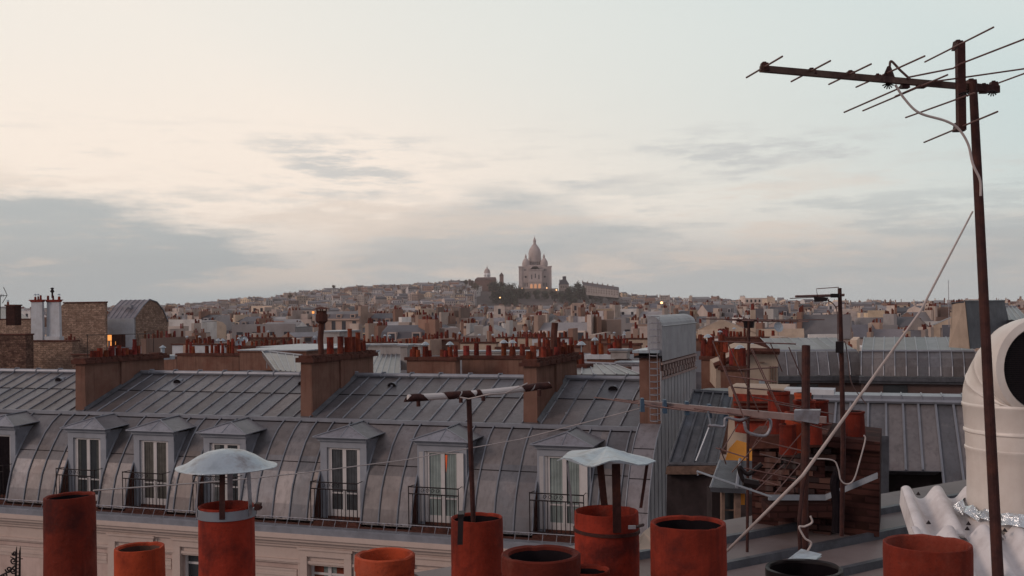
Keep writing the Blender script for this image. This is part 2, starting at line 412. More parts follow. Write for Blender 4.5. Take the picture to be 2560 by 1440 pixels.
    # rib joints
for c in cuts:
    ribtube([G(c,b-.02,z+.02) for b,z in PROF if z<-3.9],.03)
for s in ue[1:-1]:
    b0,z0=up(.01); b1,z1=up(.985); ribtube([G(s,b0,z0+.02),G(s,b1,z1+.02)],.026)
    for t in (.22,.5,.78):
        b,z=up(t+rng.uniform(-.01,.01)); mb.box(s-.035,s+.035,b-.04,b+.03,z-.02,z+.055,1,T=T)
# horizontal joints
b,z=up(.55); mb.tube([G(SL,b,z+.012),G(SR,b,z+.012)],.012,4,2)
for s0,s1 in zip(edges,edges[1:]):
    if any(abs((s0+s1)/2-d)<DW for d,_ in dorm): continue
    mb.tube([G(s0,prof_b(-4.72)-.012,-4.72),G(s1,prof_b(-4.72)-.012,-4.72)],.011,4,2)
mb.box(SL,SR,1.76,1.90,-3.63,-3.50,1,T=T)     # roll at the break
mb.box(SL,SR,1.70,1.77,-3.66,-3.62,2,T=T)  # dark strip painting the shadow under the roll
roof=mb.build('roof',[zinc,zrib,soot_shade],hb)
mb=MB(); mb.tube([G(SL,RIDGE[0],RIDGE[1]+.06),G(SR-.05,RIDGE[0],RIDGE[1]+.06)],.085,8)
s=SL+.3
while s<SR: mb.tube([G(s,RIDGE[0]-.1,RIDGE[1]+.03),G(s+.03,RIDGE[0]-.04,RIDGE[1]+.17),G(s+.1,RIDGE[0]+.1,RIDGE[1]+.16)],.028,5); s+=1.07
mb.build('ridge_cap',zrib,hb)
# roof vents
for px,py in ((125,944),(424,951),(738,955),(965,958),(1524,966)):
    s=G.s_at(px,3.8,py); b,z=up(.80)
    mb=MB(); pts=[]
    for k in range(7):
        a=math.pi*k/6; pts.append((s+.17*math.cos(a),math.sin(a)*.13))
    for (sa,za),(sb,zb) in zip(pts,pts[1:]):
        mb.poly([G(sa,b-.12,z-.03+za),G(sb,b-.12,z-.03+zb),G(s,b+.32,z+.11)],0)
    mb.poly([G(sa*.86+s*.14,b-.125,z-.03+za*.86) for sa,za in pts],1)
    mb.build('roof_vent',[zrib,soot_shade],hb)
# front: gutter, cornice, wall
mb=MB(); Wd=[]
mb.box(SL,SR+.3,-.22,.02,-6.62,-6.46,1,T=T); mb.box(SL,SR+.3,-.55,-.22,-6.62,-6.47,0,T=T)
mb.box(SL,SR+.3,-.60,-.53,-6.66,-6.50,0,T=T)
mb.build('gutter',[zrib,capstone],hb)
mb=MB(); mb.tube([G(SL,-.36,-6.24),G(SR+.2,-.36,-6.24)],.014,5)
s=SL
while s<SR:
    mb.tube([G(s,-.36,-6.24),G(s+.02,-.52,-6.46)],.011,4); mb.tube([G(s,-.36,-6.24),G(s,-.05,-6.34)],.010,4); s+=.40
mb.build('snow_guard',[galv],hb)
mb=MB()
for z0,z1,bf in ((-6.80,-6.66,-.66),(-6.90,-6.80,-.58),(-7.02,-6.90,-.44),(-7.12,-7.02,-.36),(-7.50,-7.12,-.28),(-7.58,-7.50,-.34),(-7.63,-7.58,-.30)):
    mb.box(SL,SR+.3,bf,0,z0,z1,0,T=T)
mb.build('cornice',[trimmat],hb)
mb=MB(); 
wins=[]
for px in (336,500,820,1088,1360,1560): wins.append(G.s_at(px,-.2,1400))
wt,wbm=-7.36,-9.6
xs=[SL]
for c in wins: xs+= [c-.62,c+.62]
xs.append(SR+.3)
for i in range(0,len(xs)-1,2): mb.box(xs[i],xs[i+1],-.22,.15,-13,-7.1,0,T=T)
for c in wins:
    mb.box(c-.62,c+.62,-.22,.15,-13,wbm,0,T=T); mb.box(c-.62,c+.62,-.22,.15,wt,-7.1,0,T=T)
mb.box(SL,SR+.3,-.22,9.5,-H,-13,0,T=T); mb.box(SL,SR,2.4,9.4,-13,-4.3,0,T=T)
mb.build('wall',[plaster],hb)
for i,c in enumerate(wins):
    mb=MB()
    for a,b_ in ((c-.86,c-.62),(c+.62,c+.86)): mb.box(a,b_,-.37,-.2,-9.6,-7.30,0,T=T)
    mb.box(c-.86,c+.86,-.375,-.2,-7.36,-7.14,0,T=T); mb.box(c-.92,c+.92,-.42,-.2,-7.17,-7.10,0,T=T)
    for a,b_ in ((c-.96,c-.9),(c+.9,c+.96)): mb.box(a,b_,-.31,-.2,-9.6,-7.12,0,T=T)
    f=mb.build('window_surround',[trimmat],hb)
    mb=MB()
    for a,b_ in ((c-.62,c-.53),(c-.055,c+.055),(c+.53,c+.62)): mb.box(a,b_,-.1,-.03,-9.6,-7.36,0,T=T)
    for z_ in (-7.44,-7.95,-8.8): mb.box(c-.6,c+.6,-.09,-.04,z_,z_+.07,0,T=T)
    w_=mb.build('window',[white],hb)
    mb=MB(); mb.box(c-.55,c+.55,-.055,-.05,-9.6,-7.36,0,T=T); mb.build('pane',[glass if i%2 else curtain],w_)
    if i in (2,):
        mb=MB()
        for a in (c-.52,c+.22): mb.box(a,a+.3,-.075,-.06,-9.6,-7.44,0,T=T)
        mb.build('curtain',[redcurtain],w_)
# wall mouldings between windows
for i in range(0,len(xs)-1,2):
    a,b_=xs[i]+.42,xs[i+1]-.42
    if b_-a<.3: continue
    mb=MB(); mb.box(a,b_,-.245,-.21,-8.13,-7.80,0,T=T); mb.box(a-.01,b_+.01,-.265,-.21,-7.86,-7.80,0,T=T); mb.box(a-.01,b_+.01,-.27,-.21,-8.02,-7.95,0,T=T)
    mb.build('moulding',[trimmat],hb)
# dormers
for i,(c,kind) in enumerate(dorm):
    W0=.5
    lab='dormer with a dark half open window at the left edge' if kind=='open' else ('dormer with white shutters folded open and drawn grey curtains' if kind=='shut' else None)
    mb=MB()
    # casing : jambs and lintel
    mb.box(c-.78,c-.56,W0-.06,W0+.12,-6.36,-4.12,0,T=T); mb.box(c+.56,c+.78,W0-.06,W0+.12,-6.36,-4.12,0,T=T)
    mb.box(c-.78,c+.78,W0-.065,W0+.125,-4.22,-3.98,0,T=T)
    mb.box(c-.82,c+.82,W0-.14,W0+.1,-4.02,-3.95,0,T=T); mb.box(c-.86,c+.86,W0-.20,W0+.1,-3.95,-3.90,0,T=T)
    d=mb.build('dormer',[casing],hb)
    if lab: d['label']=lab
    zs=[-6.36+.12*k for k in range(21)]
    for sg in (-1,1):  # cheeks: recess sides below painted dark for shade, dormer sides above
        mb=MB()
        for z0,z1 in zip(zs,zs[1:]):
            s=c+sg*(DW-.01)
            hi_=z0>-4.95
            mb.poly([G(s,W0,z0),G(s,W0,z1),G(s,prof_b(z1)+.03,z1),G(s,prof_b(z0)+.03,z0)],0 if hi_ else 1)
        mb.build('cheek',[zrib,capstone],d)
    mb=MB(); mb.box(c-DW,c+DW,.0,W0+.2,-6.46,-6.37,0,T=T); mb.box(c-.6,c+.6,W0-.02,W0+.06,-6.37,-6.3,0,T=T); mb.build('sill',[capstone],d)
    # hipped zinc cap
    mb=MB(); e=[G(c-.93,W0-.26,-3.90),G(c+.93,W0-.26,-3.90),G(c+.93,1.40,-3.84),G(c-.93,1.40,-3.84)]
    ap=G(c,W0+.30,-3.60); bk=G(c,1.75,-3.56)
    mb.poly([e[0],e[1],ap],0,(1.6,1.7,1.85)); mb.poly([e[1],e[2],bk,ap],0,(.9,.9,.95)); mb.poly([e[0],ap,bk,e[3]],0,(1.15,1.15,1.2)); mb.poly([e[0],e[3],e[2],e[1]],1)  # front and left faces tinted lighter, light put into the zinc colour
    mb.tube([e[0]+Vector((0,0,.01)),ap+Vector((0,0,.02)),bk+Vector((0,0,.02))],.022,5,1); mb.tube([e[1],ap+Vector((0,0,.015))],.022,5,1)
    mb.tube([lerp(e[0],e[1],.5),ap],.018,5,1); mb.tube([e[0],e[1],e[2]],.018,5,1)
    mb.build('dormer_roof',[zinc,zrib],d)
    # window
    mb=MB(); op=kind=='open'
    for a,b_ in ((c-.56,c-.48),(c+.48,c+.56)): mb.box(a,b_,W0,W0+.08,-6.3,-4.22,0,T=T)
    mb.box(c-.56,c+.56,W0,W0+.08,-4.28,-4.21,0,T=T)
    if not op:
        for a,b_ in ((c-.06,c+.06),(c-.48,c-.43),(c+.43,c+.48)): mb.box(a,b_,W0+.01,W0+.07,-6.3,-4.25,0,T=T)
        mb.box(c-.48,c+.48,W0+.015,W0+.065,-5.62,-5.575,0,T=T); mb.box(c-.48,c+.48,W0+.015,W0+.065,-6.3,-6.1,0,T=T)
    else: mb.box(c-.5,c-.44,W0-.4,W0,-6.3,-4.25,0,T=T)
    w_=mb.build('window',[white],d)
    mb=MB()
    mb.box(c-.48,c+.48,W0+.05,W0+.055,-6.25,-4.25,0,T=T); mb.build('pane',[soot_shade if op else glass],d)  # open dormer: black sheet paints the dark of the room
    if not op:
        mb=MB(); n=9; gap=(.0,.0) if kind=='plain' else (.12,.2)
        for hx in range(2):
            a0,a1=(c-.44,c-.02) if hx==0 else (c+.1,c+.44)
            if kind=='plain':
                g_=(.1,.3,.02,.22,.0)[i%5]; a0,a1=(c-.44,c-.02-g_) if hx==0 else (c+.02+g_,c+.44)
                if i==3 and hx: continue
            for k in range(n):
                x0=lerp(a0,a1,k/n);x1=lerp(a0,a1,(k+1)/n)
                y0=W0+.045+(.0 if k%2 else -.012); y1=W0+.045+(-.012 if k%2 else 0)
                mb.poly([G(x0,y0,-6.1),G(x1,y1,-6.1),G(x1,y1,-4.28),G(x0,y0,-4.28)],0)
        mb.build('curtain',[curtain if kind=='shut' else mat('dim_curtain',[(.07,.075,.075),(.13,.13,.12),(.09,.085,.075),(.16,.165,.16),(.06,.065,.07)][i%5],.9,0,.3,4,streak=.5)],d)
    if i==5:
        mb=MB(); mb.poly([G(c+.07,W0+.03,-4.32),G(c+.14,W0+.03,-4.32),G(c+.12,W0+.03,-4.62),G(c+.095,W0+.03,-4.85)]); mb.build('lit_gap',[mat('red_lamp_glow',(.4,.08,.03),.8,emit=((1,.14,.04),.2))],d)
    if kind=='shut':
        for sg in (-1,1):
            mb=MB(); a0=c+sg*.50; a1=c+sg*.70
            x0,x1=min(a0,a1),max(a0,a1)
            mb.hexa([G(x0,W0-.10,-6.28),G(x1,W0-.07-.05*sg,-6.28),G(x1,W0-.04-.05*sg,-6.28),G(x0,W0-.07,-6.28),G(x0,W0-.10,-4.24),G(x1,W0-.07-.05*sg,-4.24),G(x1,W0-.04-.05*sg,-4.24),G(x0,W0-.07,-4.24)],0)
            mb.build('shutter',[white],d)
    # railing
    mb=MB(); fb=-.02
    for z_ in (-5.20,-5.40): mb.tube([G(c-.86,fb,z_),G(c+.70,fb,z_)],.019,5)
    mb.tube([G(c-.86,fb,-6.28),G(c+.70,fb,-6.28)],.012,5)
    k=0
    while c-.86+k*.13<=c+.72: mb.tube([G(c-.86+k*.13,fb,-6.3),G(c-.86+k*.13,fb,-5.40)],.012,4); k+=1
    for e_ in (-.86,.70):
        mb.tube([G(c+e_,fb,-6.36),G(c+e_,fb,-5.18)],.015,5); mb.tube([G(c+e_,fb,-5.2),G(c+e_*.92,.42,-5.2)],.012,4)
    for q in range(4):
        cc=c-.42+q*.16; mb.tube([G(cc+.06*math.cos(a*.7)*(1-a/16),fb,-5.30+.07*math.sin(a*.7)*(1-a/16)) for a in range(12)],.009,4)
    mb.build('railing',[iron],d)
# pots
def pot_mesh(mb,c,r,h,n=14,taper=.86,col=(1,1,1),mi=0,mk=1,lip=True,T=None):
    prof=[(r,0),(r*(1+taper)/2*1.0,h*.5),(r*taper,h*.93)]
    if lip: prof+=[(r*taper*1.08,h*.94),(r*taper*1.08,h)]
    else: prof+=[(r*taper,h)]
    ri=r*taper*.8; prof+=[(ri,h),(ri,h*.55),(0.01,h*.54)]
    mis=[mi]*(len(prof)-3)+[mk,mk]; mis=mis[:len(prof)-1]
    while len(mis)<len(prof)-1: mis.insert(0,mi)
    mb.lathe(c,prof,n,mis=mis,col=col,T=T)
def potcol():
    k=rng.uniform(.4,1.0); return (k,k*rng.uniform(1.0,1.9),k*rng.uniform(1.0,1.8))
# chimney walls of the facing building
def chimney(px,top,pots,name='chimney_wall',pipe=None,b0=2.0,b1=6.3,wd=.42,lab=None):
    s=G.s_at(px,b0,1000); s1=s+wd
    mb=MB(); zb,_=0,0
    z0=interp([(1.88,-3.55),(4.95,-2.40),(9.5,-4.2)],b0)-.25
    mb.hexa([G(s-.03,b0,z0),G(s1,b0,z0),G(s1,b1,-3.2),G(s,b1,-3.2),G(s,b0,top),G(s1-.02,b0,top),G(s1-.02,b1,top),G(s,b1,top)])
    # pilaster
    bm=lerp(b0,b1,.42); mb.box(s1-.01,s1+.05,bm,bm+.65,-3.4,top,0,T=T)
    st=mb.build('chimney_stack',[render_tan],hb)
    if lab: st['label']=lab
    mb=MB(); n=16
    for k in range(n):
        ba,bb=lerp(b0-.12,b1+.15,k/n),lerp(b0-.12,b1+.15,(k+1)/n)
        o_=rng.uniform(-.02,.02); mb.box(s-.11+o_,s1+.12+o_,ba,bb+.004*(k<n-1),top-.003,top+.13+rng.uniform(-.02,.02),0,T=T)
        mb.box(s-.02+o_,s1+.02,ba+.05,bb,top+.1,top+.2+rng.uniform(-.02,.03),0,T=T)
    mb.build('cap',[capstone],st)
    # flashing on the roof beside the stack
    mb=MB()
    for k in range(6):
        ba,bb=lerp(b0-.1,4.95,k/6),lerp(b0-.1,4.95,(k+1)/6)
        za=interp([(1.88,-3.52),(4.95,-2.40)],ba); zb=interp([(1.88,-3.52),(4.95,-2.40)],bb)
        mb.poly([G(s1+.004,ba,za+.13),G(s1+.004,bb,zb+.13),G(s1+.13,bb,zb+.035),G(s1+.13,ba,za+.035)],0)
    mb.build('flashing',[slate],st)
    pb=MB()
    pot_mesh(pb,(0,0,0),.105,.5); 
    for t,off_,r_,h_ in pots:
        p=MB(); pot_mesh(p,G(s+wd*(.5+off_),lerp(b0,b1,t),top+.15),r_*.92,h_*.72,10,rng.uniform(.75,.95),potcol())
        p.build('chimney_pot',[terra,soot_shade],st,smooth=False)
    if pipe:
        t,r_,h_,cap=pipe; c=G(s+wd*.4,lerp(b0,b1,t),top+.15)
        p=MB(); p.tube([c,c+Vector((-.03,0,h_*.5)),c+Vector((.02,0,h_))],r_,10)
        if cap:
            p.lathe(c+Vector((.02,0,h_)),[(r_*1.2,0),(r_*2.1,.08),(r_*2.1,.30),(r_*1.5,.33),(r_*1.5,.42)],10)
            p.lathe(c+Vector((.02,0,h_+.47)),[(r_*3.2,0),(r_*1.5,.06),(.01,.09)],10)
            for k in range(4):
                a=k*1.57+.4; q=c+Vector((.02+math.cos(a)*r_*1.6,math.sin(a)*r_*1.6,h_+.3)); p.tube([q,q+Vector((0,0,.2))],.02,4)
        p.build('flue_pipe',[capstone],st)
    return st
def potrow(n,t0,t1,hs=(.4,1.0),two=True):
    L_=[]
    for k in range(n):
        if rng.random()<.12: continue
        L_.append((lerp(t0,t1,(k+rng.uniform(-.2,.2))/max(n-1,1)),rng.uniform(-.25,.25) if two else 0,rng.uniform(.085,.12),rng.choice((.36,.4,.45,.5,.6,.8))*rng.uniform(.9,1.1)))
    return L_
chimney(190,-1.86,potrow(15,.12,.72),lab='tan rendered chimney wall thick with red pots, nearest the left edge')
chimney(753,-1.74,[(.36,0,.13,.85),(.5,.1,.11,.45),(.56,-.2,.12,.85),(.62,.1,.12,.8),(.68,0,.09,1.2),(.74,-.1,.13,.8),(.80,.1,.1,1.0),(.86,0,.12,.5),(.92,0,.1,.55)],pipe=(.24,.095,1.08,True),lab='tan rendered chimney wall with a tall cowled flue pipe')
chimney(1310,-1.80,potrow(10,.03,.55,(.6,1.2))+potrow(9,.7,.97),pipe=(.6,.11,1.1,False),lab='tan rendered chimney wall with a tall plain flue, right of the striped pipe')
# firewall at the right end
fw=1.66-.95
s0,s1=SR,SR+.62
mb=MB(); FP=[(b-.12,z+.10) for b,z in PROF[:-1]]+[(1.85,-3.40)]
for (b0,z0),(b1,z1) in zip(FP,FP[1:]):
    mb.poly([G(s0,b0,z0),G(s1,b0,z0),G(s1,b1,z1),G(s0,b1,z1)],0,(1.45,1.45,1.5))
pl=[G(s1,b,z) for b,z in FP]+[G(s1,8,-3.4),G(s1,8,-14),G(s1,-.1,-14)]
mb.poly(pl,3); mb.poly([G(s0,b,z) for b,z in FP]+[G(s0,8,-3.4),G(s0,8,-14),G(s0,-.1,-14)],0)
for k in range(13):
    b=.35+k*.5; zt=interp([(b_,z_) for b_,z_ in FP],b) if b<1.8 else -1.9; mb.tube([G(s1+.01,b,-13),G(s1+.01,b,zt)],.018,4,3)
mb.tube([G(s0,-.12,-6.4),*[G(s0,b,z+.01) for b,z in FP]],.02,4,1); mb.tube([G(s1,b,z+.01) for b,z in FP],.02,4,1)
for z_ in (-4.0,-4.75,-5.6):
    b=interp([(z,b_) for b_,z in FP],z_); mb.tube([G(s0,b-.01,z_),G(s1,b-.01,z_)],.01,4,2)
zinc_c2=mat('weathered_sheet',(.31,.31,.325),.5,.2,.12,2,damt=.35,dscale=1.5,dark=(.2,.17,.16),streak=.25)
mb.build('end_wall',[zinc,zrib,soot_shade,zinc_c2],hb)
mb=MB(); mb.box(s0,s1-.015,1.88,7.6,-3.55,-1.52,0,T=T); mb.box(s1-.015,s1+.006,1.9,7.58,-4.2,-2.15,1,T=T); st=mb.build('chimney_stack',[render_tan,zinc_c2],hb); st['label']='tan rendered chimney wall beside the metal clad fin'
mb=MB(); mb.box(s0-.12,s1+.02,1.75,7.6,-1.52,-1.47,1,T=T); mb.box(s0-.16,s1-.02,1.7,7.6,-1.38,-1.30,0,T=T); mb.box(s0-.02,s1-.1,1.9,7.5,-1.47,-1.38,1,T=T); mb.build('cap',[zinc_c,soot_shade],st)
# brick frieze and cladding on the outer face
mb=MB()
for k in range(26):
    b=1.9+k*.215
    for r_ in range(2):
        if (k+r_)%2==0: mb.box(s1+.004,s1+.05,b,b+.16,-2.05+r_*.16,-1.91+r_*.16,0,T=T)
mb.box(s1+.004,s1+.06,1.88,7.5,-1.72,-1.66,0,T=T); mb.box(s1+.004,s1+.06,1.88,7.5,-2.15,-2.09,0,T=T)
mb.build('brick_frieze',[mat('pale_brick',(.28,.2,.18),.9,0,.3,8)],st)
mb=MB()   # zinc clad fin on top, rounded head
n=40; b0,b1=1.95,7.5; zt=-.62
for k in range(n):
    ba,bb=lerp(b0,b1,k/n),lerp(b0,b1,(k+1)/n); dx=.03*(k%2); dx2=.03*((k+1)%2)
    mb.poly([G(s1+.03+dx,ba,-1.62),G(s1+.03+dx2,bb,-1.62),G(s1+.03+dx2,bb,zt),G(s1+.03+dx,ba,zt)],0)
    prev=None
    for q in range(5):
        a=q/5*math.pi/2; a2=(q+1)/5*math.pi/2
        f=lambda a_,d_: (s1+.03+d_-.42*(1-math.cos(a_)), zt+.30*math.sin(a_))
        p0,p1,p2,p3=f(a,dx),f(a2,dx),f(a2,dx2),f(a,dx2)
        mb.poly([G(p0[0],ba,p0[1]),G(p3[0],bb,p3[1]),G(p2[0],bb,p2[1]),G(p1[0],ba,p1[1])],0)
mb.poly([G(s1+.03,b0,-1.47),G(s1+.03,b0,zt)]+[G(s1+.03-.42*(1-math.cos(a)),b0,zt+.30*math.sin(a)) for a in (.3,.6,.9,1.2,1.57)]+[G(s1-.39,b0,-1.47)],0)
mb.poly([G(s1-.39,b0,-1.47),G(s1-.39,b1,-1.47),G(s1-.39,b1,zt+.3),G(s1-.39,b0,zt+.3)],0)
mb.tube([G(s1+.07,b0,zt),G(s1+.07,b1,zt)],.015,4,0)
mb.build('metal_clad_fin',[zinc_c2],hb)
# ladder cage : hoops
mb=MB(); lc=s1-.02
for k in range(17):
    z_=-3.3+k*.185; r_=.30
    pts=[G(lc-r_*math.sin(a)*.85,1.88-r_*(1-math.cos(a))*.62,z_) for a in [q*math.pi/8 for q in range(9)]]
    mb.tube(pts,.012,4)
for da,db in ((0,0),(-.26,-.19),(0,-.37)): mb.tube([G(lc+da,1.88+db,-3.3),G(lc+da,1.88+db,-.34)],.008,4)
mb.build('ladder_cage',[galv],hb)
# ================= helpers for things laid out by sight lines
def zz(px,y,d): return at(px,y,d).z-H
def face(px0,px1,d,ax=AX,ay=AY):
    u,_=uv(px0,820); fr=Fr(u*d,d,H,ax,ay); return fr,fr.s_at(px1,0,820)
def pots_on(parent,fr,w,dp,ztop,n,hs=(.5,1.0),r=.1,t0=.05,t1=.95,name='chimney_pot',seg=8,rows=1,mt=None):
    skip=0
    for k in range(n):
        if n>5 and rng.random()<.14: skip=rng.randint(1,2)
        if skip: skip-=1; continue
        s=lerp(w*t0,w*t1,(k+rng.uniform(-.35,.35))/max(1,n-1)); b=dp*rng.uniform(.2,.8)
        p=MB(); pot_mesh(p,fr(s,b,ztop),r*rng.uniform(.85,1.25),lerp(hs[0],hs[1],rng.random()**1.8)*.8,seg,rng.uniform(.75,.95),potcol(),lip=False)
        if rng.random()<.16:
            hh=hs[1]*.8+.05; p.lathe(fr(s,b,ztop+hh*.8),[(r*1.6,0),(r*.8,.1),(.01,.14)],8,2); p.tube([fr(s,b,ztop+.3),fr(s,b,ztop+hh*.85)],.02,4,2)
        p.build(name,mt or [terra,soot_shade,zinc_c],parent)
def stackpx(px0,px1,ytop,d,dp,wm,label,n,hgt=3.0,hs=(.5,1.0),r=.1,cat='chimney',name='chimney_wall',capm=None,capt=.14,over=.08,grp='chimney walls behind the zinc roof ridge'):
    fr,w_=face(px0,px1,d); z=zz((px0+px1)/2,ytop,d)
    t=thing(name,fr(w_/2,dp/2,z-hgt),label,cat,grp)
    mb=MB(); mb.box(0,w_,0,dp,z-hgt,z-.001,T=lambda a,b,c:fr(a,b,c)); mb.build('stack',[wm],t)
    mb=MB(); m_=max(2,int(w_/.5))
    for k in range(m_):
        o_=rng.uniform(-.015,.015); mb.box(lerp(-over,w_+over,k/m_),lerp(-over,w_+over,(k+1)/m_)+.003,-over+o_,dp+over,z,z+capt+rng.uniform(-.015,.015),T=lambda a,b,c:fr(a,b,c))
    mb.build('cap',[capm or capstone],t)
    pots_on(t,fr,w_,dp,z+capt,n,hs,r)
    return t,fr,w_,z+capt
cream=mat('cream_render',(.42,.33,.26),.9,0,.1,1.5,damt=.3,dscale=1,streak=.2,spec=.1)
# ---- row right behind the ridge
stackpx(442,597,888,62,.5,render_tan,'long dark tan chimney wall crowded with red pots, left of the satellite dish',15,hs=(.5,1.05))
stackpx(1016,1138,900,46,.5,render_tan,'tan chimney wall with three clusters of red pots, left of the pair behind the ridge',11,hs=(.35,.75),r=.115)
stackpx(1154,1312,896,47,.5,render_tan,'tan chimney wall with single spaced red pots, touching the plain flue stack',7,hs=(.5,.8),r=.12)
stackpx(1466,1570,897,47,.6,render_tan,'tan chimney wall with a thick white cap, just left of the white box',7,hs=(.5,.9),r=.11,capm=whitewash,capt=.2)
stackpx(1420,1462,920,41,.8,render_tan,'low chimney stack packed with dark red pots beside the plain flue stack',7,hs=(.5,1.1),r=.12)
stackpx(1606,1668,888,58,.5,render_tan,'tan chimney wall with three red pots seen through the ladder hoops',4,hs=(.4,.9))
stackpx(1752,1812,899,44,.6,render_tan,'tan chimney wall with tall red pots just right of the metal clad fin',8,hs=(.6,1.15),r=.13)
stackpx(1800,1860,925,38,.8,render_tan,'dark red chimney stack crowded with pots in front of the pale sloping wall',6,hs=(.5,.9),r=.13)
stackpx(700,795,866,75,.5,whitewash,'low white chimney wall with many small red pots behind the cowled flue',12,hs=(.4,.7),r=.09)
stackpx(565,690,868,80,.5,render_tan,'tan chimney wall with small red pots behind the satellite dish wall',13,hs=(.4,.7),r=.09)
stackpx(1240,1372,872,70,.5,whitewash,'white chimney wall with dark red pots behind the plain flue stack',14,hs=(.5,.9),r=.11)
stackpx(1380,1450,868,74,.5,render_tan,'tan chimney wall with stubby pots right of the plain flue',8,hs=(.4,.8))
stackpx(1480,1600,862,82,.5,render_tan,'tan chimney wall with scattered red pots behind the white box',9,hs=(.4,.9))
stackpx(1800,1952,845,88,.6,capstone,'brick red chimney wall full of pots under the cream parapet',16,hs=(.5,.9),r=.12)
stackpx(1752,1800,858,85,.6,whitewash,'white chimney wall with three red pots right of the metal clad fin',3,hs=(.6,1.1),r=.13,capm=capstone)
stackpx(1836,1896,888,62,.6,whitewash,'white chimney wall with one capped pot in front of the pot crowded brick wall',2,hs=(.5,.6),r=.15)
stackpx(1000,1040,872,66,.5,whitewash,'narrow white chimney pillar carrying a clump of pots left of the paired tan walls',5,hs=(.4,.8))
for i,(a,b_,y,d) in enumerate(((1450,1560,850,105),(1560,1650,848,110),(905,985,858,100),(600,720,846,108),(1040,1150,852,98),(1150,1240,858,92),(430,560,862,95),(820,900,852,104),(1690,1760,850,100),(1240,1330,845,112),(1330,1420,846,108))):
    stackpx(a,b_,y,d,.5,(render_tan,cream,whitewash,rubble_d)[i%4],('tan','cream','white','dark rubble')[i%4]+' far chimney wall with little pots '+('under the chalk white tower block','behind the metal clad fin','left of the white parapet','behind the skylight roof','behind the left paired tan wall','behind the right paired tan wall','right of the rubble gable','behind the cowled flue','right behind the metal clad fin','behind the plain flue, darkest','behind the plain flue, right')[i],rng.randint(7,13),hs=(.35,.8),r=.1,grp='far chimney walls')
# white parapets and boxes
def wbox(px0,px1,y0,y1,d,dp,m,name,label,cat,grp=None,capm=None):
    fr,w_=face(px0,px1,d); z0,z1=zz(px0,y1,d),zz(px0,y0,d); T_=lambda a,b,c:fr(a,b,c)
    mb=MB(); mb.box(0,w_,0,dp,z0,z1,T=T_)
    n=max(1,int(w_/.9))
    mb.box(-.06,w_+.06,-.06,dp+.06,z1,z1+.07,T=T_)
    t=thing(name,fr(w_/2,dp/2,z0),label,cat,grp); mb.build('wall',[m],t)
    mb=MB(); mb.box(-.1,w_+.1,-.1,dp+.1,z1+.07,z1+.13,T=T_); mb.build('coping',[capm or zinc_b],t)
    return t,fr,w_,z1
wbox(880,1052,866,885,60,.8,dull_white,'parapet','long white painted parapet with a pale top behind the cowled flue pipe','wall','white parapets')
wbox(1000,1017,868,925,50,.6,dull_white,'parapet','narrow white pillar standing just left of the paired tan chimney walls','pillar','white parapets')
wbox(888,905,868,905,52,.6,dull_white,'parapet','short white pillar right of the pots of the cowled flue stack','pillar','white parapets')
wbox(950,1000,866,886,54,.6,dull_white,'parapet','white block hanging under the long parapet, left of the narrow pillar','wall','white parapets')
wbox(1120,1330,882,889,58,.6,dull_white,'parapet','low white parapet running behind the paired tan chimney walls','wall','white parapets')
wbox(1526,1566,880,897,46,.6,dull_white,'parapet','small bright white box on the roofs behind the right end of the ridge','wall','white parapets')
wbox(1542,1660,912,916,44,.8,galv,'parapet','thin grey metal ledge left of the ladder cage','ledge','white parapets')
wbox(796,848,832,862,76,3,dull_white,'white_penthouse','small white rooftop block with ribbed wall behind the red pots','building')
wbox(598,765,880,925,58,6,render_tan,'parapet','stained cream wall with the round satellite dish in front of it','wall','white parapets')
t,fr,w_,z1=wbox(645,770,872,879,66,5,dull_white,'parapet','white topped parapet behind the stained cream wall','wall','white parapets')
# slope of zinc behind ridge 905-1010
def roofquad(pts,m,name,label,cat='roof',ribs=0,th=.25,col=(1,1,1),rm=None,dirn=0):
    P=[at(*p) for p in pts]  # tl,tr,br,bl
    nrm=(P[1]-P[0]).cross(P[3]-P[0]).normalized()
    if nrm.z<0: nrm=-nrm
    t=thing(name,sum(P,Vector())/4-nrm*th,label,cat,'zinc roofs')
    mb=MB(); n=max(1,ribs)
    for k in range(n):
        a,b_=lerp(P[0],P[1],k/n),lerp(P[0],P[1],(k+1)/n); c,d=lerp(P[3],P[2],(k+1)/n),lerp(P[3],P[2],k/n)
        cc=panelcol(); cc=tuple(x*y for x,y in zip(cc,col)); m1,m2=lerp(a,d,.5),lerp(b_,c,.5); mb.poly([a,b_,m2,m1],0,cc); mb.poly([m1,m2,c,d],0,panelcol())
    lo=[p-nrm*th for p in P]; mb.poly(lo[::-1],0)
    for i in range(4): mb.poly([P[i],P[(i+1)%4],lo[(i+1)%4],lo[i]],0)
    mb.build('covering',[m],t)
    if ribs:
        mb=MB()
        for k in range(n+1): mb.tube([lerp(P[0],P[1],k/n)+nrm*.015,lerp(P[3],P[2],k/n)+nrm*.015],.028,5)
        mb.tube([P[0]+nrm*.03,P[1]+nrm*.03],.06,6); mb.build('seams',[rm or zrib],t)
    return t,P
roofquad([(940,880,56),(1002,868,58),(1000,935,44),(905,935,44)],zinc,'back_roof','small grey zinc roof slope tucked between the white pillars behind the ridge',ribs=6)
roofquad([(655,878,56),(755,890,52),(752,930,43),(690,926,45)],zinc,'back_roof','grey zinc roof slope left of the cowled flue stack',ribs=5)
roofquad([(1440,908,44),(1540,912,43),(1600,936,37),(1425,936,37)],zinc,'back_roof','flat grey zinc roof behind the right end of the ridge',ribs=6)
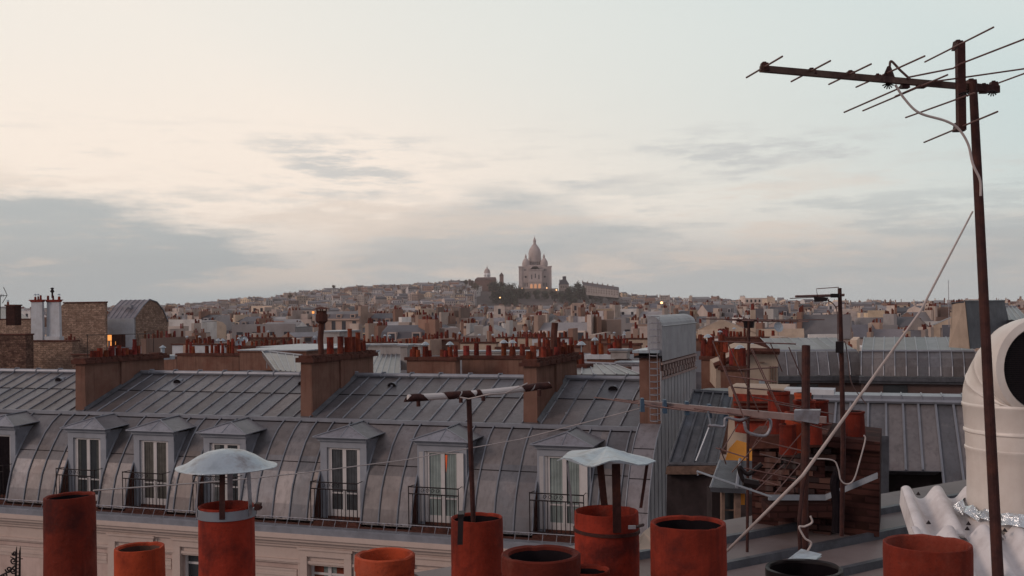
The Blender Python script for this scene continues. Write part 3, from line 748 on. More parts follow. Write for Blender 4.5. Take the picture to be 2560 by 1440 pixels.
# satellite dishes
def dish(px,py,d,r,label,stand=.8):
    c=at(px,py,d); t=thing('satellite_dish',c-Vector((0,0,stand)),label,'satellite dish','satellite dishes')
    to=(Vector((.3,-1,.25))).normalized(); q=to.to_track_quat('Z','Y'); T_=lambda x,y,z:q@Vector((x,y,z))
    mb=MB(); mb.lathe(c,[(.01,0),(r*.5,r*.07),(r,r*.25),(r*1.02,r*.27),(r,r*.22),(.01,-.03)],18,T=T_); mb.build('reflector',[zinc_c],t,smooth=True)
    mb=MB(); mb.tube([c,c-Vector((0,0,stand))],.03,6); mb.tube([c-Vector((0,0,r*.8)),c+to*r*1.1],.015,4); mb.build('mount',[galv],t)
dish(667,887,55,.22,'round pale satellite dish on a pole before the stained cream wall',.7)
dish(598,860,80,.30,'grey satellite dish left of the skylight roof, upper one above the cream wall',.6)
dish(610,850,85,.30,'thin grey satellite dish right behind its darker neighbour')
dish(1945,818,95,.45,'pale satellite dish beside the brown trees')
# ---- right neighbour beyond the firewall
fr,w_=face(1672,1800,22.5); 
t=thing('dark_mansard_building',fr(1,2,-10),'dark slate grey mansard house in shadow just right of the metal clad firewall','building')
P=[at(1733,978,25),at(1832,984,25.6),at(1792,1162,22.3),at(1672,1160,22.6)]
mb=MB()
for k in range(4):
    for j in range(2):
        a=lerp(lerp(P[0],P[1],k/4),lerp(P[3],P[2],k/4),j/2); b_=lerp(lerp(P[0],P[1],(k+1)/4),lerp(P[3],P[2],(k+1)/4),j/2)
        c=lerp(lerp(P[0],P[1],(k+1)/4),lerp(P[3],P[2],(k+1)/4),(j+1)/2); d=lerp(lerp(P[0],P[1],k/4),lerp(P[3],P[2],k/4),(j+1)/2); mb.poly([a,b_,c,d],0,panelcol())
Q=[at(1733,976,25),at(1832,982,25.6),at(1900,970,33),at(1770,970,33)]; mb.poly(Q,0,(.8,.8,.8))
for k in range(5): mb.tube([lerp(P[0],P[1],k/4)+Vector((0,-.02,.02)),lerp(P[3],P[2],k/4)+Vector((0,-.02,.02))],.028,5,1)
mb.tube([P[3],P[2]],.05,6,1); mb.tube([P[0],P[1]],.06,6,1)
rf=mb.build('roof',[slate,slate],t)
mb=MB(); e0,e1=at(1668,1168,22.6),at(1900,1172,21.4)
mb.hexa([at(1664,1400,22.8),at(1940,1400,21.2),at(1940,1400,24),at(1700,1400,26),at(1668,1164,22.9),at(1935,1168,21.3),at(1935,1160,24),at(1700,1160,26)],0)
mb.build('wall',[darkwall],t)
mb=MB(); mb.hexa([at(1664,1186,22.4),at(1800,1186,22.0),at(1800,1186,22.6),at(1666,1186,23),at(1666,1166,22.3),at(1796,1164,21.9),at(1796,1164,22.6),at(1668,1166,23)],0); mb.build('cornice',[wood],t)
# dormer with tilted zinc roof, and window
mb=MB(); D=[at(1800,1150,19.6),at(1892,1152,19.4),at(1896,1224,18.0),at(1776,1218,18.1)]
lo=[p-Vector((0,0,.08)) for p in D]; mb.poly(D,0); mb.poly(lo,0)
for i in range(4): mb.poly([D[i],D[(i+1)%4],lo[(i+1)%4],lo[i]],0)
mb.tube([lerp(D[0],D[1],.55)+Vector((0,0,.02)),lerp(D[3],D[2],.55)+Vector((0,0,.02))],.03,5,1); mb.tube([D[0],D[3]],.02,4,1)
d_=mb.build('dormer_roof',[slate,zrib],t)
def quadbox(px0,py0,px1,py1,d,th,m,name,par,d2=None):
    d2=d2 or d; mb=MB(); A=[at(px0,py1,d),at(px1,py1,d2),at(px1,py0,d2),at(px0,py0,d)]
    bk=Vector((0,th,0)); mb.hexa([A[0],A[1],A[1]+bk,A[0]+bk,A[3],A[2],A[2]+bk,A[3]+bk]); return mb.build(name,[m],par)
wn=quadbox(1804,1232,1812,1336,18.3,.12,wood,'window_frame',t); quadbox(1838,1232,1852,1330,18.2,.12,wood,'window_frame',t); quadbox(1812,1232,1838,1330,18.5,.02,glass,'pane',t); quadbox(1812,1274,1838,1277,18.35,.04,wood,'glazing_bar',t)
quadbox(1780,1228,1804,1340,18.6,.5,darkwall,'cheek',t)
quadbox(1852,1234,1862,1262,18.3,.05,ochre,'ochre_reveal',t)
# ochre wall in the gap, orange light put into its colour
mb=MB(); mb.poly([at(1822,1122,24),at(1842,1100,24.2),at(1885,1112,24),at(1893,1154,23.5),at(1812,1152,23.6)]); A=[at(1822,1122,24.4),at(1842,1100,24.6),at(1885,1112,24.4),at(1893,1154,23.9),at(1812,1152,24)]; mb.poly(A)
o=mb.build('ochre_wall',[ochre]); tag(o,'small ochre wall patch behind the aerials, orange light put into its colour','wall')
mb=MB(); mb.hexa([at(1815,1160,25),at(1900,1160,24.6),at(1900,1160,27),at(1815,1160,27),at(1822,1040,25.5),at(1900,1035,25),at(1900,1035,27),at(1822,1040,27)]); o=mb.build('plaster_chimney',[cream]); tag(o,'dingy yellowish plastered chimney block behind the large aerial','chimney')
# pale sloping wall 1790-1945
t=thing('pale_gable_wall',at(1860,975,40),'pale plain gable wall with a sloping dark coping behind the tall aerial','building')
P=[(1790,972),(1945,972),(1945,880),(1880,876),(1790,912)]
mb=MB(); A=[at(x,y,40) for x,y in P]; B_=[at(x,y,40)+Vector((1,8,0)) for x,y in P]; mb.poly(A); mb.poly(B_)
for i in range(5): mb.poly([A[i],A[(i+1)%5],B_[(i+1)%5],B_[i]])
mb.build('wall',[cream],t)
mb=MB(); mb.tube([at(1786,915,39.8),at(1880,877,39.8),at(1948,879,39.8)],.13,6); mb.build('coping',[capstone],t)
for px in (1925,1932,1939):
    quadbox(px,915,px+2,965,39.93,.05,wood,'slot',t)
quadbox(1898,952,1912,972,39.9,.05,zinc_c,'window',t)
quadbox(1900,905,1912,907,39.9,.08,wood,'ledge',t)
# ---- zinc roof 2050-2430
fr,wr=face(2052,2460,27)
ztp=zz(2250,1000,27); 
t=thing('near_zinc_roof',fr(wr/2,0,-4.6),'steep blue grey zinc roof with upright seams and a dark opening, behind the duct','roof')
def zat(y,px,b):  # depth of roof frame plane point at px,b
    s=fr.s_at(px,b,y); p=fr(s,b,0); return s,uv(px,y)[1]*p.y
sl=1.05
def rp(px,y):   # point on slope plane seen at px,y
    u,v=uv(px,y)
    # plane: z=ztp-sl*beta, beta=-b ; point=(ox+ax s-bx*beta, oy+ay s-by*beta)
    lo_,hi_=-1,9
    for _ in range(50):
        be=(lo_+hi_)/2; s=fr.s_at(px,-be,y); q=fr(s,-be,0); z=ztp-sl*be
        if z>v*q.y: lo_=be
        else: hi_=be
    return fr(s,-be,z)
mb=MB(); 
tops=[2052,2090,2126,2170,2214,2256,2294,2337,2381,2430,2475]
def brc(i): 
    x=tops[i]; return x+(x-2195)*.22
ybt=1300
for i in range(len(tops)-1):
    x0,x1=tops[i],tops[i+1]; a,b_=rp(x0,1003),rp(x1,1005)
    yb=ybt
    if 2205<x0<2330: yb=1178
    t0=(yb-1003)/(ybt-1003)
    c,d=rp(lerp(x1,brc(i+1),t0),yb),rp(lerp(x0,brc(i),t0),yb)
    mb.poly([a,b_,c,d],0,panelcol())
for i in range(len(tops)):
    x0=tops[i]; yb=1178 if 2220<x0<2330 else ybt; t0=(yb-1003)/(ybt-1003)
    mb.tube([rp(x0,1003)+Vector((0,-.02,.03)),rp(lerp(x0,brc(i),t0),yb)+Vector((0,-.02,.03))],.03,5,1)
mb.build('covering',[zinc,zrib],t)
mb=MB()
mb.box(-.2,wr,-.03,.9,ztp-.02,ztp+.16,T=lambda a,b,c:fr(a,b,c)); mb.tube([fr(-.2,-.06,ztp+.03),fr(wr,-.06,ztp+.03)],.06,6)
for k in range(9): s=wr*k/8.; mb.tube([fr(s,-.05,ztp+.0),fr(s,-.04,ztp+.17),fr(s,.8,ztp+.18)],.018,5)
mb.build('ridge_flashing',[zrib],t)
mb=MB()
A=[rp(2222,1178),rp(2350,1180)]; mb.hexa([A[0]+Vector((0,.3,-.12)),A[1]+Vector((0,.3,-.12)),A[1]+Vector((0,.5,-.12)),A[0]+Vector((0,.5,-.12)),A[0]+Vector((0,-.1,.02)),A[1]+Vector((0,-.1,.02)),A[1]+Vector((0,.5,.02)),A[0]+Vector((0,.5,.02))]); mb.build('lintel',[slate],t)
mb=MB(); A=[at(2060,1420,25.6),at(2500,1420,24.4),at(2470,1180,25.2),at(2060,1180,26.4)]; mb.poly(A); A=[a+Vector((.3,1,0)) for a in A]; mb.poly(A); mb.build('dark_recess',[darkwall],t)  # flat dark sheets paint the shade inside the opening
quadbox(2186,1240,2202,1345,24.2,.15,wood,'post',t); quadbox(2186,1090,2222,1250,24.0,.05,slate,'side_strip',t)
# ---- building behind with curved mansard 1940-2430
for px0,px1,d,kind,lab in ((1942,2152,56,0,'long house with a straight dark zinc mansard behind the thick mast'),(2152,2440,52,1,'long house with a curved dark zinc mansard behind the white duct')):
    fr2,w2=face(px0,px1,d,*((AX,AY) if kind else (.995,-.10)))
    T2=lambda a,b,c:fr2(a,b,c); za,zb,zc,zd=[zz((px0+px1)/2,y,d) for y in (880,938,950,980)]
    t=thing('zinc_mansard_house',fr2(w2/2,3,zd-4),lab,'building','mansard houses on the right')
    mb=MB(); prof=[(0,zb),(.15,lerp(zb,za,.4)),(.5,lerp(zb,za,.75)),(1.1,za)] if kind else [(0,zb),(.3,lerp(zb,za,.55)),(.7,za)]
    n=int(w2/.5)
    prof2=prof+[(6.5,za+.55)]
    for k in range(n):
        s0,s1=w2*k/n,w2*(k+1)/n
        c=panelcol()
        for (b0,z0),(b1,z1) in zip(prof2,prof2[1:]): mb.poly([T2(s0,b0,z0),T2(s1,b0,z0),T2(s1,b1,z1),T2(s0,b1,z1)],0,c)
        mb.tube([T2(s0,b-.02,z+.02) for b,z in prof],.03,4,1); mb.tube([T2(s0,1.2,za+.02),T2(s0,6.5,za+.57)],.03,4,1)
    mb.poly([T2(w2,b,z) for b,z in prof2]+[T2(w2,6.5,zd)]+[T2(w2,0,zd)],0)
    mb.tube([T2(0,1.1,za+.03),T2(w2,1.1,za+.03)],.07,5,1)
    mb.build('roof',[zinc,zrib],t)
    mb=MB(); mb.box(-.1,w2+.1,-.25,.1,zc,zb-.02,T=T2); mb.box(-.1,w2+.1,-.15,.1,zc-.12,zc,T=T2); mb.build('cornice',[slate],t)
    mb=MB(); mb.box(0,w2,.1,6,zd-8,zc,T=T2); mb.build('wall',[mat('dusky_brown_render',(.10,.065,.06),.9,0,.2,1)],t)
    for k in range(int(w2/2.6)):
        s=1.0+k*2.6; mb=MB(); mb.box(s,s+1.1,.06,.12,zd-.6,zc-.2,T=T2); mb.build('window',[glass],t)
# trapezoid firewall 2372-2430
bk0=None
t=thing('tapered_firewall',at(2400,870,48),'tall pale tapering firewall with a grey zinc side, rising behind the mast','wall')
A=[at(2374,868,48),at(2434,870,47.4),at(2426,754,47.4),at(2378,758,48)]; bk=Vector((3.4,3.6,0))
mb=MB(); A=[at(2372,868,48),at(2424,872,47.4),at(2412,754,47.4),at(2380,758,48)]; B_=[a+bk for a in A]
mb.hexa([A[0],A[1],B_[1],B_[0],A[3],A[2],B_[2],B_[3]]); mb.build('wall',[cream],t)
mb=MB(); k_=Vector((.02,-.015,0)); mb.poly([A[1]+k_,B_[1]+k_+Vector((.25,0,0)),B_[2]+k_,A[2]+k_]); mb.tube([A[3],A[2],B_[2]],.06,5); mb.build('zinc_cladding',[slate],t)
mb=MB(); p=at(2372,762,47.9); mb.tube([p-Vector((0,0,1)),at(2371,700,47.9)],[.02,.012],4); o=mb.build('aerial_rod',[galv]); tag(o,'thin upright rod aerial beside the tapering firewall','aerial')
roofquad([(2466,766,60),(2540,768,58),(2570,800,50),(2466,800,52)],zinc,'back_roof','dark zinc roof rising behind the top of the white duct',ribs=8)
# ---- left group
t=thing('rubble_gable_house',at(340,905,120),'old rubble stone gable house with a humped zinc roof and orange lit window','house')
fr3,w3=face(265,335,120); T3=lambda a,b,c:fr3(a,b,c)
zE,zP,zB=zz(335,796,120),zz(380,750,125)-.0,zz(300,915,120); dB=5.9
prof=[(0,zE),(1.5,lerp(zE,zP,.66)),(2.6,zP),(3.9,lerp(zE,zP,.86)),(5.0,lerp(zE,zP,.45)),(dB,zE-.5)]
mb=MB()
for k in range(6):
    s0,s1=w3*k/6,w3*(k+1)/6
    for (b0,z0),(b1,z1) in zip(prof,prof[1:]): mb.poly([T3(s0,b0,z0),T3(s1,b0,z0),T3(s1,b1,z1),T3(s0,b1,z1)],0,(1.5,1.5,1.6))
    mb.tube([T3(s0,b,z+.03) for b,z in prof],.035,4,1)
mb.tube([T3(w3+.06,b,z+.05) for b,z in prof],.08,5,1); mb.box(w3*.45,w3*.75,.7,1.1,lerp(zE,zP,.55)+.1,lerp(zE,zP,.6)+.25,1,T=T3)
mb.build('roof',[zinc,zrib],t)
mb=MB(); mb.poly([T3(w3,b,z) for b,z in prof]+[T3(w3,dB,zB),T3(w3,0,zB)]); mb.poly([T3(w3-.3,b,z-.05) for b,z in prof]+[T3(w3-.3,dB,zB),T3(w3-.3,0,zB)]); mb.build('gable',[rubble],t)
mb=MB(); mb.box(0,w3,-.02,.3,zB,zE,T=T3); mb.build('wall',[whitewash],t)
def onf(px0,y0,px1,y1,m,name,par=None,off=-.06):
    mb=MB(); a=fr3.s_at(px0,off,y0); b_=fr3.s_at(px1,off,y0); mb.box(a,b_,off,-.021,zz(300,y1,120),zz(300,y0,120),T=T3); return mb.build(name,[m],par or t)
onf(266,837,279,851,lit,'lit_window'); d_=onf(279,836,313,876,capstone,'door'); onf(266,853,269,876,lit,'lit_window'); onf(276,853,278,876,lit,'lit_window'); onf(288,853,289.5,862,lit,'lit_window')
fr3b,w_=face(150,264,118); T_=lambda a,b,c:fr3b(a,b,c)
mb=MB(); z1,zB=zz(200,758,118),zz(200,960,118); a=w_*.1
A=[(0,zB),(w_,zB),(w_,z1),(a,z1),(a*.6,z1-.15),(0,z1-.4)]
mb.poly([T_(x,0,z) for x,z in A]); mb.poly([T_(x,.3,z) for x,z in A])
for i in range(6): mb.poly([T_(A[i][0],0,A[i][1]),T_(A[(i+1)%6][0],0,A[(i+1)%6][1]),T_(A[(i+1)%6][0],.3,A[(i+1)%6][1]),T_(A[i][0],.3,A[i][1])])
t2=thing('rubble_wall',T_(w_/2,.5,zB),'tall square rubble stone wall between the white twin stacks and the gable house','wall','old stone walls'); mb.build('stonework',[rubble],t2)
mb=MB(); mb.box(a-.1,w_+.02,-.1,.4,z1,z1+.15,T=T_); mb.build('coping',[capstone],t2)
def lowwall(px0,px1,y0,y1,d,m,lab):
    f_,w_=face(px0,px1,d); T_=lambda a,b,c:f_(a,b,c); z0,z1=zz(px0,y1,d),zz(px0,y0,d); t=thing('rubble_wall',T_(w_/2,.5,z0),lab,'wall','old stone walls')
    mb=MB(); mb.box(0,w_,0,.9,z0,z1,T=T_); mb.build('stonework',[m],t); mb=MB(); mb.box(-.05,w_+.05,-.08,.98,z1,z1+.12,T=T_); mb.build('coping',[capstone],t)
lowwall(72,180,854,970,100,rubble,'low rubble wall carrying the white twin stacks')
lowwall(-60,64,838,975,96,rubble_d,'dark rubble wall at the left edge below the brick chimney')
lowwall(180,262,888,965,90,rubble_d,'low dark rubble wall behind the leftmost tan chimney')
lowwall(345,440,895,960,80,render_tan,'low brownish wall right of the leftmost tan chimney')
lowwall(-60,78,800,845,125,rubble,'stone wall below the sloping zinc roof at the left edge')
roofquad([(-60,760,150),(40,775,150),(78,800,135),(-60,842,122)],zinc,'back_roof','sloping zinc roof at the left edge behind the brick chimney',ribs=7)
t=thing('white_twin_stack',at(113,852,101),'pair of tall whitewashed chimney stacks joined at the foot with little pots','chimney')
for px0,px1 in ((78,105),(117,148)):
    f_,w_=face(px0,px1,101); T_=lambda a,b,c:f_(a,b,c); z0,z1=zz(px0,850,101),zz(px0,752,101)
    mb=MB(); mb.taper(-.04,w_+.06,0,.3,z0,z1,.05,.02,T=T_); st=mb.build('stack',[whitewash],t)
    mb=MB(); mb.box(-.14,w_+.14,-.12,.4,z1,z1+.10,T=T_); mb.box(-.05,w_+.05,-.05,.35,z1-.12,z1,T=T_); mb.build('cap',[terra],st)
    pots_on(st,f_,w_,.3,z1+.1,3,(.35,.6),.11,.15,.85)
f_,w_=face(76,150,101.3); T_=lambda a,b,c:f_(a,b,c); mb=MB(); z0=zz(100,853,101)
mb.box(0,w_,-.1,.5,z0,z0+.45,T=T_); mb.build('plinth',[whitewash],t)
mb=MB(); c=at(131,745,101); mb.tube([c,c+Vector((0,0,.55))],.09,8); mb.lathe(c+Vector((0,0,.5)),[(.1,0),(.22,.12),(.1,.3),(.2,.42),(.02,.5)],8); mb.build('cowl',[iron],t)
stackpx(15,37,765,110,.9,brick,'small brick red chimney with one pot near the left edge',1,hgt=2.0,hs=(.4,.5),r=.13,grp='left chimneys')
# roof edge railing in front
t=thing('roof_railing',at(300,905,60),'thin dark roof railing in front of the orange lit window','railing')
mb=MB(); mb.tube([at(214,838,66),at(345,835,62),at(385,833,60)],.02,5)
for px in (219,345,384): mb.tube([at(px,836,63),at(px,915,63)],.022,5)
mb.build('rails',[iron],t)
t=thing('aluminium_vent',at(407,905,50),'bluish metal vent with a cone hat, right of the leftmost tan chimney','vent')
mb=MB(); c=at(407,893,50); mb.lathe(c,[(.55,-.1),(.55,.08),(.5,.1),(.12,.12),(.09,.16),(.09,.45)],14); mb.build('base',[zinc_c],t); mb=MB(); mb.lathe(c+Vector((0,0,.45)),[(.17,0),(.01,.12)],12); mb.build('hat',[zinc_c],t)
# tv aerial far left
def yagi(a,b_,mast,d,label,n=7,el=.35,r=.012,name='tv_aerial'):
    A,B_=at(*a,d),at(*b_,d*1.02); t=thing(name,at(mast[1][0],mast[1][1],d),label,'aerial','tv aerials')
    mb=MB(); mb.tube([A,B_],r*1.6,6); mb.build('boom',[rust],t)
    dr=(B_-A).normalized(); sd_=dr.cross(Vector((0,0,1))).normalized()
    for k in range(n):
        c=lerp(A,B_,(k+.3)/n); e=MB(); e.tube([c-sd_*el*(.6+.5*k/n),c+sd_*el*(.6+.5*k/n)],r*.7,4); e.build('element',[rod],t)
    mb=MB(); mb.tube([at(mast[0][0],mast[0][1],d),at(mast[1][0],mast[1][1],d)],r*2,6); mb.build('mast',[rust],t); return t
t=thing('tv_aerial',at(5,790,95),'small tv aerial with a bent reflector cut off by the left edge','aerial','tv aerials')
mb=MB(); mb.tube([at(9,718,95),at(18,738,95),at(6,758,95)],.03,5); mb.tube([at(-12,739,95),at(18,739,95)],.03,5)
for x in (0,4,8): mb.tube([at(x,735,95),at(x,743,95)],.02,4)
mb.tube([at(1,739,95),at(1,800,95)],.035,5); mb.build('frame',[iron],t)
# ================= foreground : our own roof
cs=thing('sooty_chimney_stack',(-.45,4.35,H-3.2),'sooty brick chimney base under the row of red pots','chimney')
mb=MB()
ln=Vector((-2.75,5.9,0))-Vector((1.75,2.75,0)); ld=ln.normalized(); lp=Vector((-ld.y,ld.x,0))
def CT(a,b,z): q=Vector((1.75,2.75,0))+ld*a+lp*b; return Vector((q.x,q.y,H+z))
L_=ln.length; mb.box(-.3,L_,-1.15,.42,-4.5,-1.95,T=CT); mb.build('stack',[brick],cs)
mb=MB(); mb.box(-.35,L_+.05,-1.2,.48,-1.95,-1.85,T=CT); mb.build('cap',[capstone],cs)
def bigpot(px,py,d,wpx,label,m=terra,flare=.1,lip=0,seg=48,hh=1.1,thk=.82,col=(1,1,1),inner=None,wob=.006,tilt=0):
    c=at(px,py,d); r=wpx/2/F0*d
    q=c-Vector((0,0,hh)); t=thing('chimney_pot',q,label,'chimney pot','red chimney pots in the foreground')
    prof=[]
    nz=16
    for k in range(nz+1):
        f=k/nz; rr=r*(1+flare*(1-f)); 
        if k%4==2: rr*=1.004
        prof.append((rr,hh*f*(1-.02)))
    if lip: prof+=[(r*(1+lip),hh*.945),(r*(1+lip*1.2),hh*.965),(r*(1+lip),hh*.995)]
    prof+=[(r*.99,hh*.998),(r*.965,hh),(r*(thk+.02),hh-.004),(r*thk,hh-.015)]
    k0=len(prof)-1
    prof+=[(r*thk,hh-.16),(r*thk,hh-.45),(r*.05,hh-.46)]
    tl=math.tan(tilt)
    T_=lambda x,y,z:(x+tl*z*0,y,z+x*tl*(z/hh))
    mb=MB(); mb.lathe(q,prof,seg,mis=[0]*k0+[1,2,2],wob=wob,col=col,T=T_)
    ch=[0]*seg
    for _ in range(4):
        a_=rng.randrange(seg); dpt=rng.uniform(.001,.0045)
        for o_ in (-1,0,1): ch[(a_+o_)%seg]=max(ch[(a_+o_)%seg],dpt*(1 if o_==0 else .45))
    for i_,v_ in enumerate(mb.v):
        if v_[2]>q.z+hh-.03 and i_//seg<k0+2: mb.v[i_]=(v_[0],v_[1],v_[2]-ch[i_%seg])
    mb.build('body',[m,inner or m,soot_shade],t,smooth=True); return t,c,r
darker=(.55,.55,.6)
t1,c1,r1=bigpot(174,1238,5.4,122,'tall dark red pot at the far left with the thin cable tied to its rim',terra,.07,thk=.86,col=(.62,.7,.75),inner=soot_shade,tilt=.03)
t2_,_,_=bigpot(349,1366,5.0,121,'short bright orange pot between the far left pot and the domed cowl pot',terra_l,.06,thk=.84,col=(1,1,1),inner=rubble_d,tilt=.02)
t3,c3,r3=bigpot(566,1262,4.7,136,'red pot under a round domed grey cowl',terra,.05,thk=.9,col=(1.1,1,1))
t4,_,_=bigpot(962,1384,4.2,146,'low bright orange pot with a thick rounded rim',terra_l,.0,lip=.03,thk=.84,col=(1.05,1.1,1.05))
t5,c5,r5=bigpot(1192,1292,4.9,130,'red pot with a dark strap holding the striped pipe mast',terra,.03,thk=.9,inner=soot_shade,col=(.95,1,1))
t6,_,_=bigpot(1352,1382,3.6,196,'wide dark sooty pot, the broadest one in the middle',terra,.03,lip=.015,thk=.82,inner=soot_shade,col=(.45,.55,.6))
t7,c7,r7=bigpot(1516,1276,4.2,160,'red pot under a bent square grey cowl',terra,.04,thk=.92,col=(1.1,1,1))
t8,_,_=bigpot(1470,1422,3.95,110,'small low dark pot squeezed behind the wide sooty pot',terra,.03,thk=.82,inner=soot_shade,col=(.7,.7,.7),wob=.004)
t9,_,_=bigpot(1720,1305,3.9,188,'big plain brick red pot left of the long white cable',terra,.02,thk=.88,inner=soot_shade,col=(.95,.95,.95))
t10,_,_=bigpot(2318,1356,3.0,212,'big dark red pot in front of the corrugated sheets',terra,-.08,thk=.9,col=(.75,.8,.8),inner=terra)
# domed cowl
t=thing('round_cowl',c3-Vector((0,0,.12)),'round domed galvanised cowl on strap legs over a red pot','cowl','chimney cowls')
cc=at(566,1166,4.7); R3=124/F0*4.7
mb=MB(); prof=[(.004,.077),(R3*.18,.074),(R3*.38,.066),(R3*.58,.046),(R3*.78,.018),(R3*.92,.003),(R3,0),(R3,-.003),(R3*.9,-.001),(R3*.6,.04),(.004,.068)]
mb.lathe(cc,prof,40,wob=.012); mb.build('dome',[zinc_c],t,smooth=True)
mb=MB(); r_=r3*1.02; mb.lathe(c3,[(r_,-.052),(r_+.004,-.050),(r_+.004,-.012),(r_,-.010)],40); mb.build('band',[zinc_b],t,smooth=True)
for a in (3.6,-.4,-1.45,1.7):
    p=c3+Vector((math.cos(a)*(r_+.004),math.sin(a)*(r_+.004),-.04)); q=cc+Vector((math.cos(a)*R3*.52,math.sin(a)*R3*.52,.03))
    tg=Vector((-math.sin(a),math.cos(a),0))*.012
    mb=MB(); mid=Vector((p.x,p.y,lerp(p.z,q.z,.2))); nn=Vector((math.cos(a),math.sin(a),0))*.003
    for A,B_ in ((p,mid),(mid,q)): mb.hexa([A-tg,A+tg,A+tg+nn,A-tg+nn,B_-tg,B_+tg,B_+tg+nn,B_-tg+nn])
    mb.build('leg',[rust if abs(a+1.45)<.1 else galv],t)
mb=MB(); p=at(645,1266,4.65); mb.box(p.x-.012,p.x+.012,p.y-.02,p.y+.02,p.z-.014,p.z+.014); mb.tube([p,p+Vector((.02,-.02,0))],.006,6); mb.build('clamp_bolt',[rust],t)
mb=MB(); p=at(598,1157,4.55); mb.lathe(at(598,1157,4.6)+Vector((0,.0,-.004)),[(.010,0),(.007,.006),(.002,.009)],8); mb.build('rust_spot',[terra_l],t)
# bent square cowl
t=thing('square_cowl',c7-Vector((0,0,.15)),'bent square pyramid cowl of grey sheet metal on four straps','cowl','chimney cowls')
ap=at(1518,1116,4.2); e=[at(1392,1150,4.05),at(1500,1160,3.82),at(1640,1152,4.1),at(1560,1128,4.65),at(1430,1126,4.6)]
mb=MB(); ring=[]
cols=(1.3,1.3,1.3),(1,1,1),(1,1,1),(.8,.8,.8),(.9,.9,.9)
for i in range(5):
    a,b_=e[i],e[(i+1)%5]
    for k in range(6):
        p,q=lerp(a,b_,k/6),lerp(a,b_,(k+1)/6); f=lambda x:x+Vector((0,0,.0))
        w0=.012*math.sin(math.pi*k/6*2)*(1 if i<2 else .3); w1=.012*math.sin(math.pi*(k+1)/6*2)*(1 if i<2 else .3)
        p=p+Vector((0,0,w0)); q=q+Vector((0,0,w1)); pm,qm=lerp(p,ap,.5)+Vector((0,0,-.004)),lerp(q,ap,.5)+Vector((0,0,-.004))
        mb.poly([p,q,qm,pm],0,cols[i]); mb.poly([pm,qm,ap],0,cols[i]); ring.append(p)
low=[p-Vector((0,0,.004)) for p in ring]; mb.poly([x for x in low],0)
for i in range(len(ring)): j=(i+1)%len(ring); mb.poly([ring[i],ring[j],low[j],low[i]],0)
mb.build('hood',[zinc_c],t)
for a,b_,w_,m in (((1540,1160,4.02),(1543,1332,4.07),.016,rust),((1500,1158,4.3),(1512,1272,4.32),.014,rust),((1418,1156,4.15),(1434,1310,4.15),.004,galv),((1618,1160,4.2),(1602,1270,4.2),.006,rust)):
    A,B_=at(*a),at(*b_); mb=MB(); mb.hexa([B_+Vector((-w_,0,0)),B_+Vector((w_,0,0)),B_+Vector((w_,.004,0)),B_+Vector((-w_,.004,0)),A+Vector((-w_,0,0)),A+Vector((w_,0,0)),A+Vector((w_,.004,0)),A+Vector((-w_,.004,0))]); mb.build('strap',[m],t)
mb=MB(); cz=c7+Vector((0,0,-.075)); mb.lathe(cz,[(r7*1.012,-.007),(r7*1.012+.004,-.006),(r7*1.012+.004,.006),(r7*1.012,.007)],40,T=lambda x,y,z:(x,y,z-x*.03)); mb.tube([at(1588,1318,4.02),at(1608,1312,4.1)],.006,6); mb.build('clamp_ring',[rust],t,smooth=True)
mb=MB(); mb.box(-.014,.014,-.006,.006,-.006,.006,T=lambda a,b,c:at(1580,1318,4.0)+Vector((a,b,c))); mb.build('clamp_screw',[galv],t)
# striped pipe aerial on mast in pot 5
t=thing('taped_pipe_aerial',at(1183,1330,4.9),'white pipe aerial wound with dark peeling tape on a rusty mast','aerial')
mb=MB(); mb.tube([at(1186,1380,4.9),at(1172,992,4.9)],[.0115,.0125],10); mb.build('mast',[rust],t)
A,B_=at(1020,995,4.75),at(1372,963,5.1); n=44; pts=[lerp(A,B_,k/n)+Vector((0,0,-.008*math.sin(math.pi*k/n))) for k in range(n+1)]
mb=MB(); mb.tube(pts,.0155,12); mb.build('pipe',[white],t)
for f0,f1,sl_ in ((-.005,.11,.05),(.25,.34,-.04),(.35,.44,.04),(.46,.50,.02),(.80,.87,-.04),(.88,1.005,.03)):
    mb=MB(); b0=lerp(A,B_,f0)+Vector((0,0,-.008*math.sin(math.pi*f0))); b1=lerp(A,B_,f1)+Vector((0,0,-.008*math.sin(math.pi*f1)))
    nn=10; dr=(b1-b0).normalized(); sy=dr.cross(Vector((0,0,1))).normalized(); sz=sy.cross(dr); b=len(mb.v)
    for i in range(9):
        for k in range(16):
            a=2*math.pi*k/16; hz=math.sin(a); sh=sl_*hz*(1 if i in(0,1,2) else -1 if i>5 else 0)*(1+.3*rng.uniform(-1,1)); 
            rr=.0172+rng.uniform(-.0006,.0012); p=lerp(b0,b1,i/8)+dr*sh*.35+(sy*math.cos(a)+sz*math.sin(a))*rr; mb.v.append(tuple(p))
    for i in range(8):
        for k in range(16): k2=(k+1)%16; mb.f.append((i*16+k,i*16+k2,(i+1)*16+k2,(i+1)*16+k)); mb.m.append(0); mb.c.append((1,1,1))
    mb.build('tape',[rust],t)
mb=MB(); 
for x in (1046,1152,1208,1348):
    p=at(x,lerp(1003,972,(x-1020)/352),4.85); mb.tube([p,p-Vector((0,0,.028))],.010,6)
mb.build('bracket',[rust],t)
mb=MB(); mb.tube([at(1150,993,4.82),at(1172,997,4.82),at(1225,985,4.82),at(1262,983,4.9),at(1300,966,4.95),at(1318,958,5.0)],.003,5); mb.build('cable',[cablem],t)
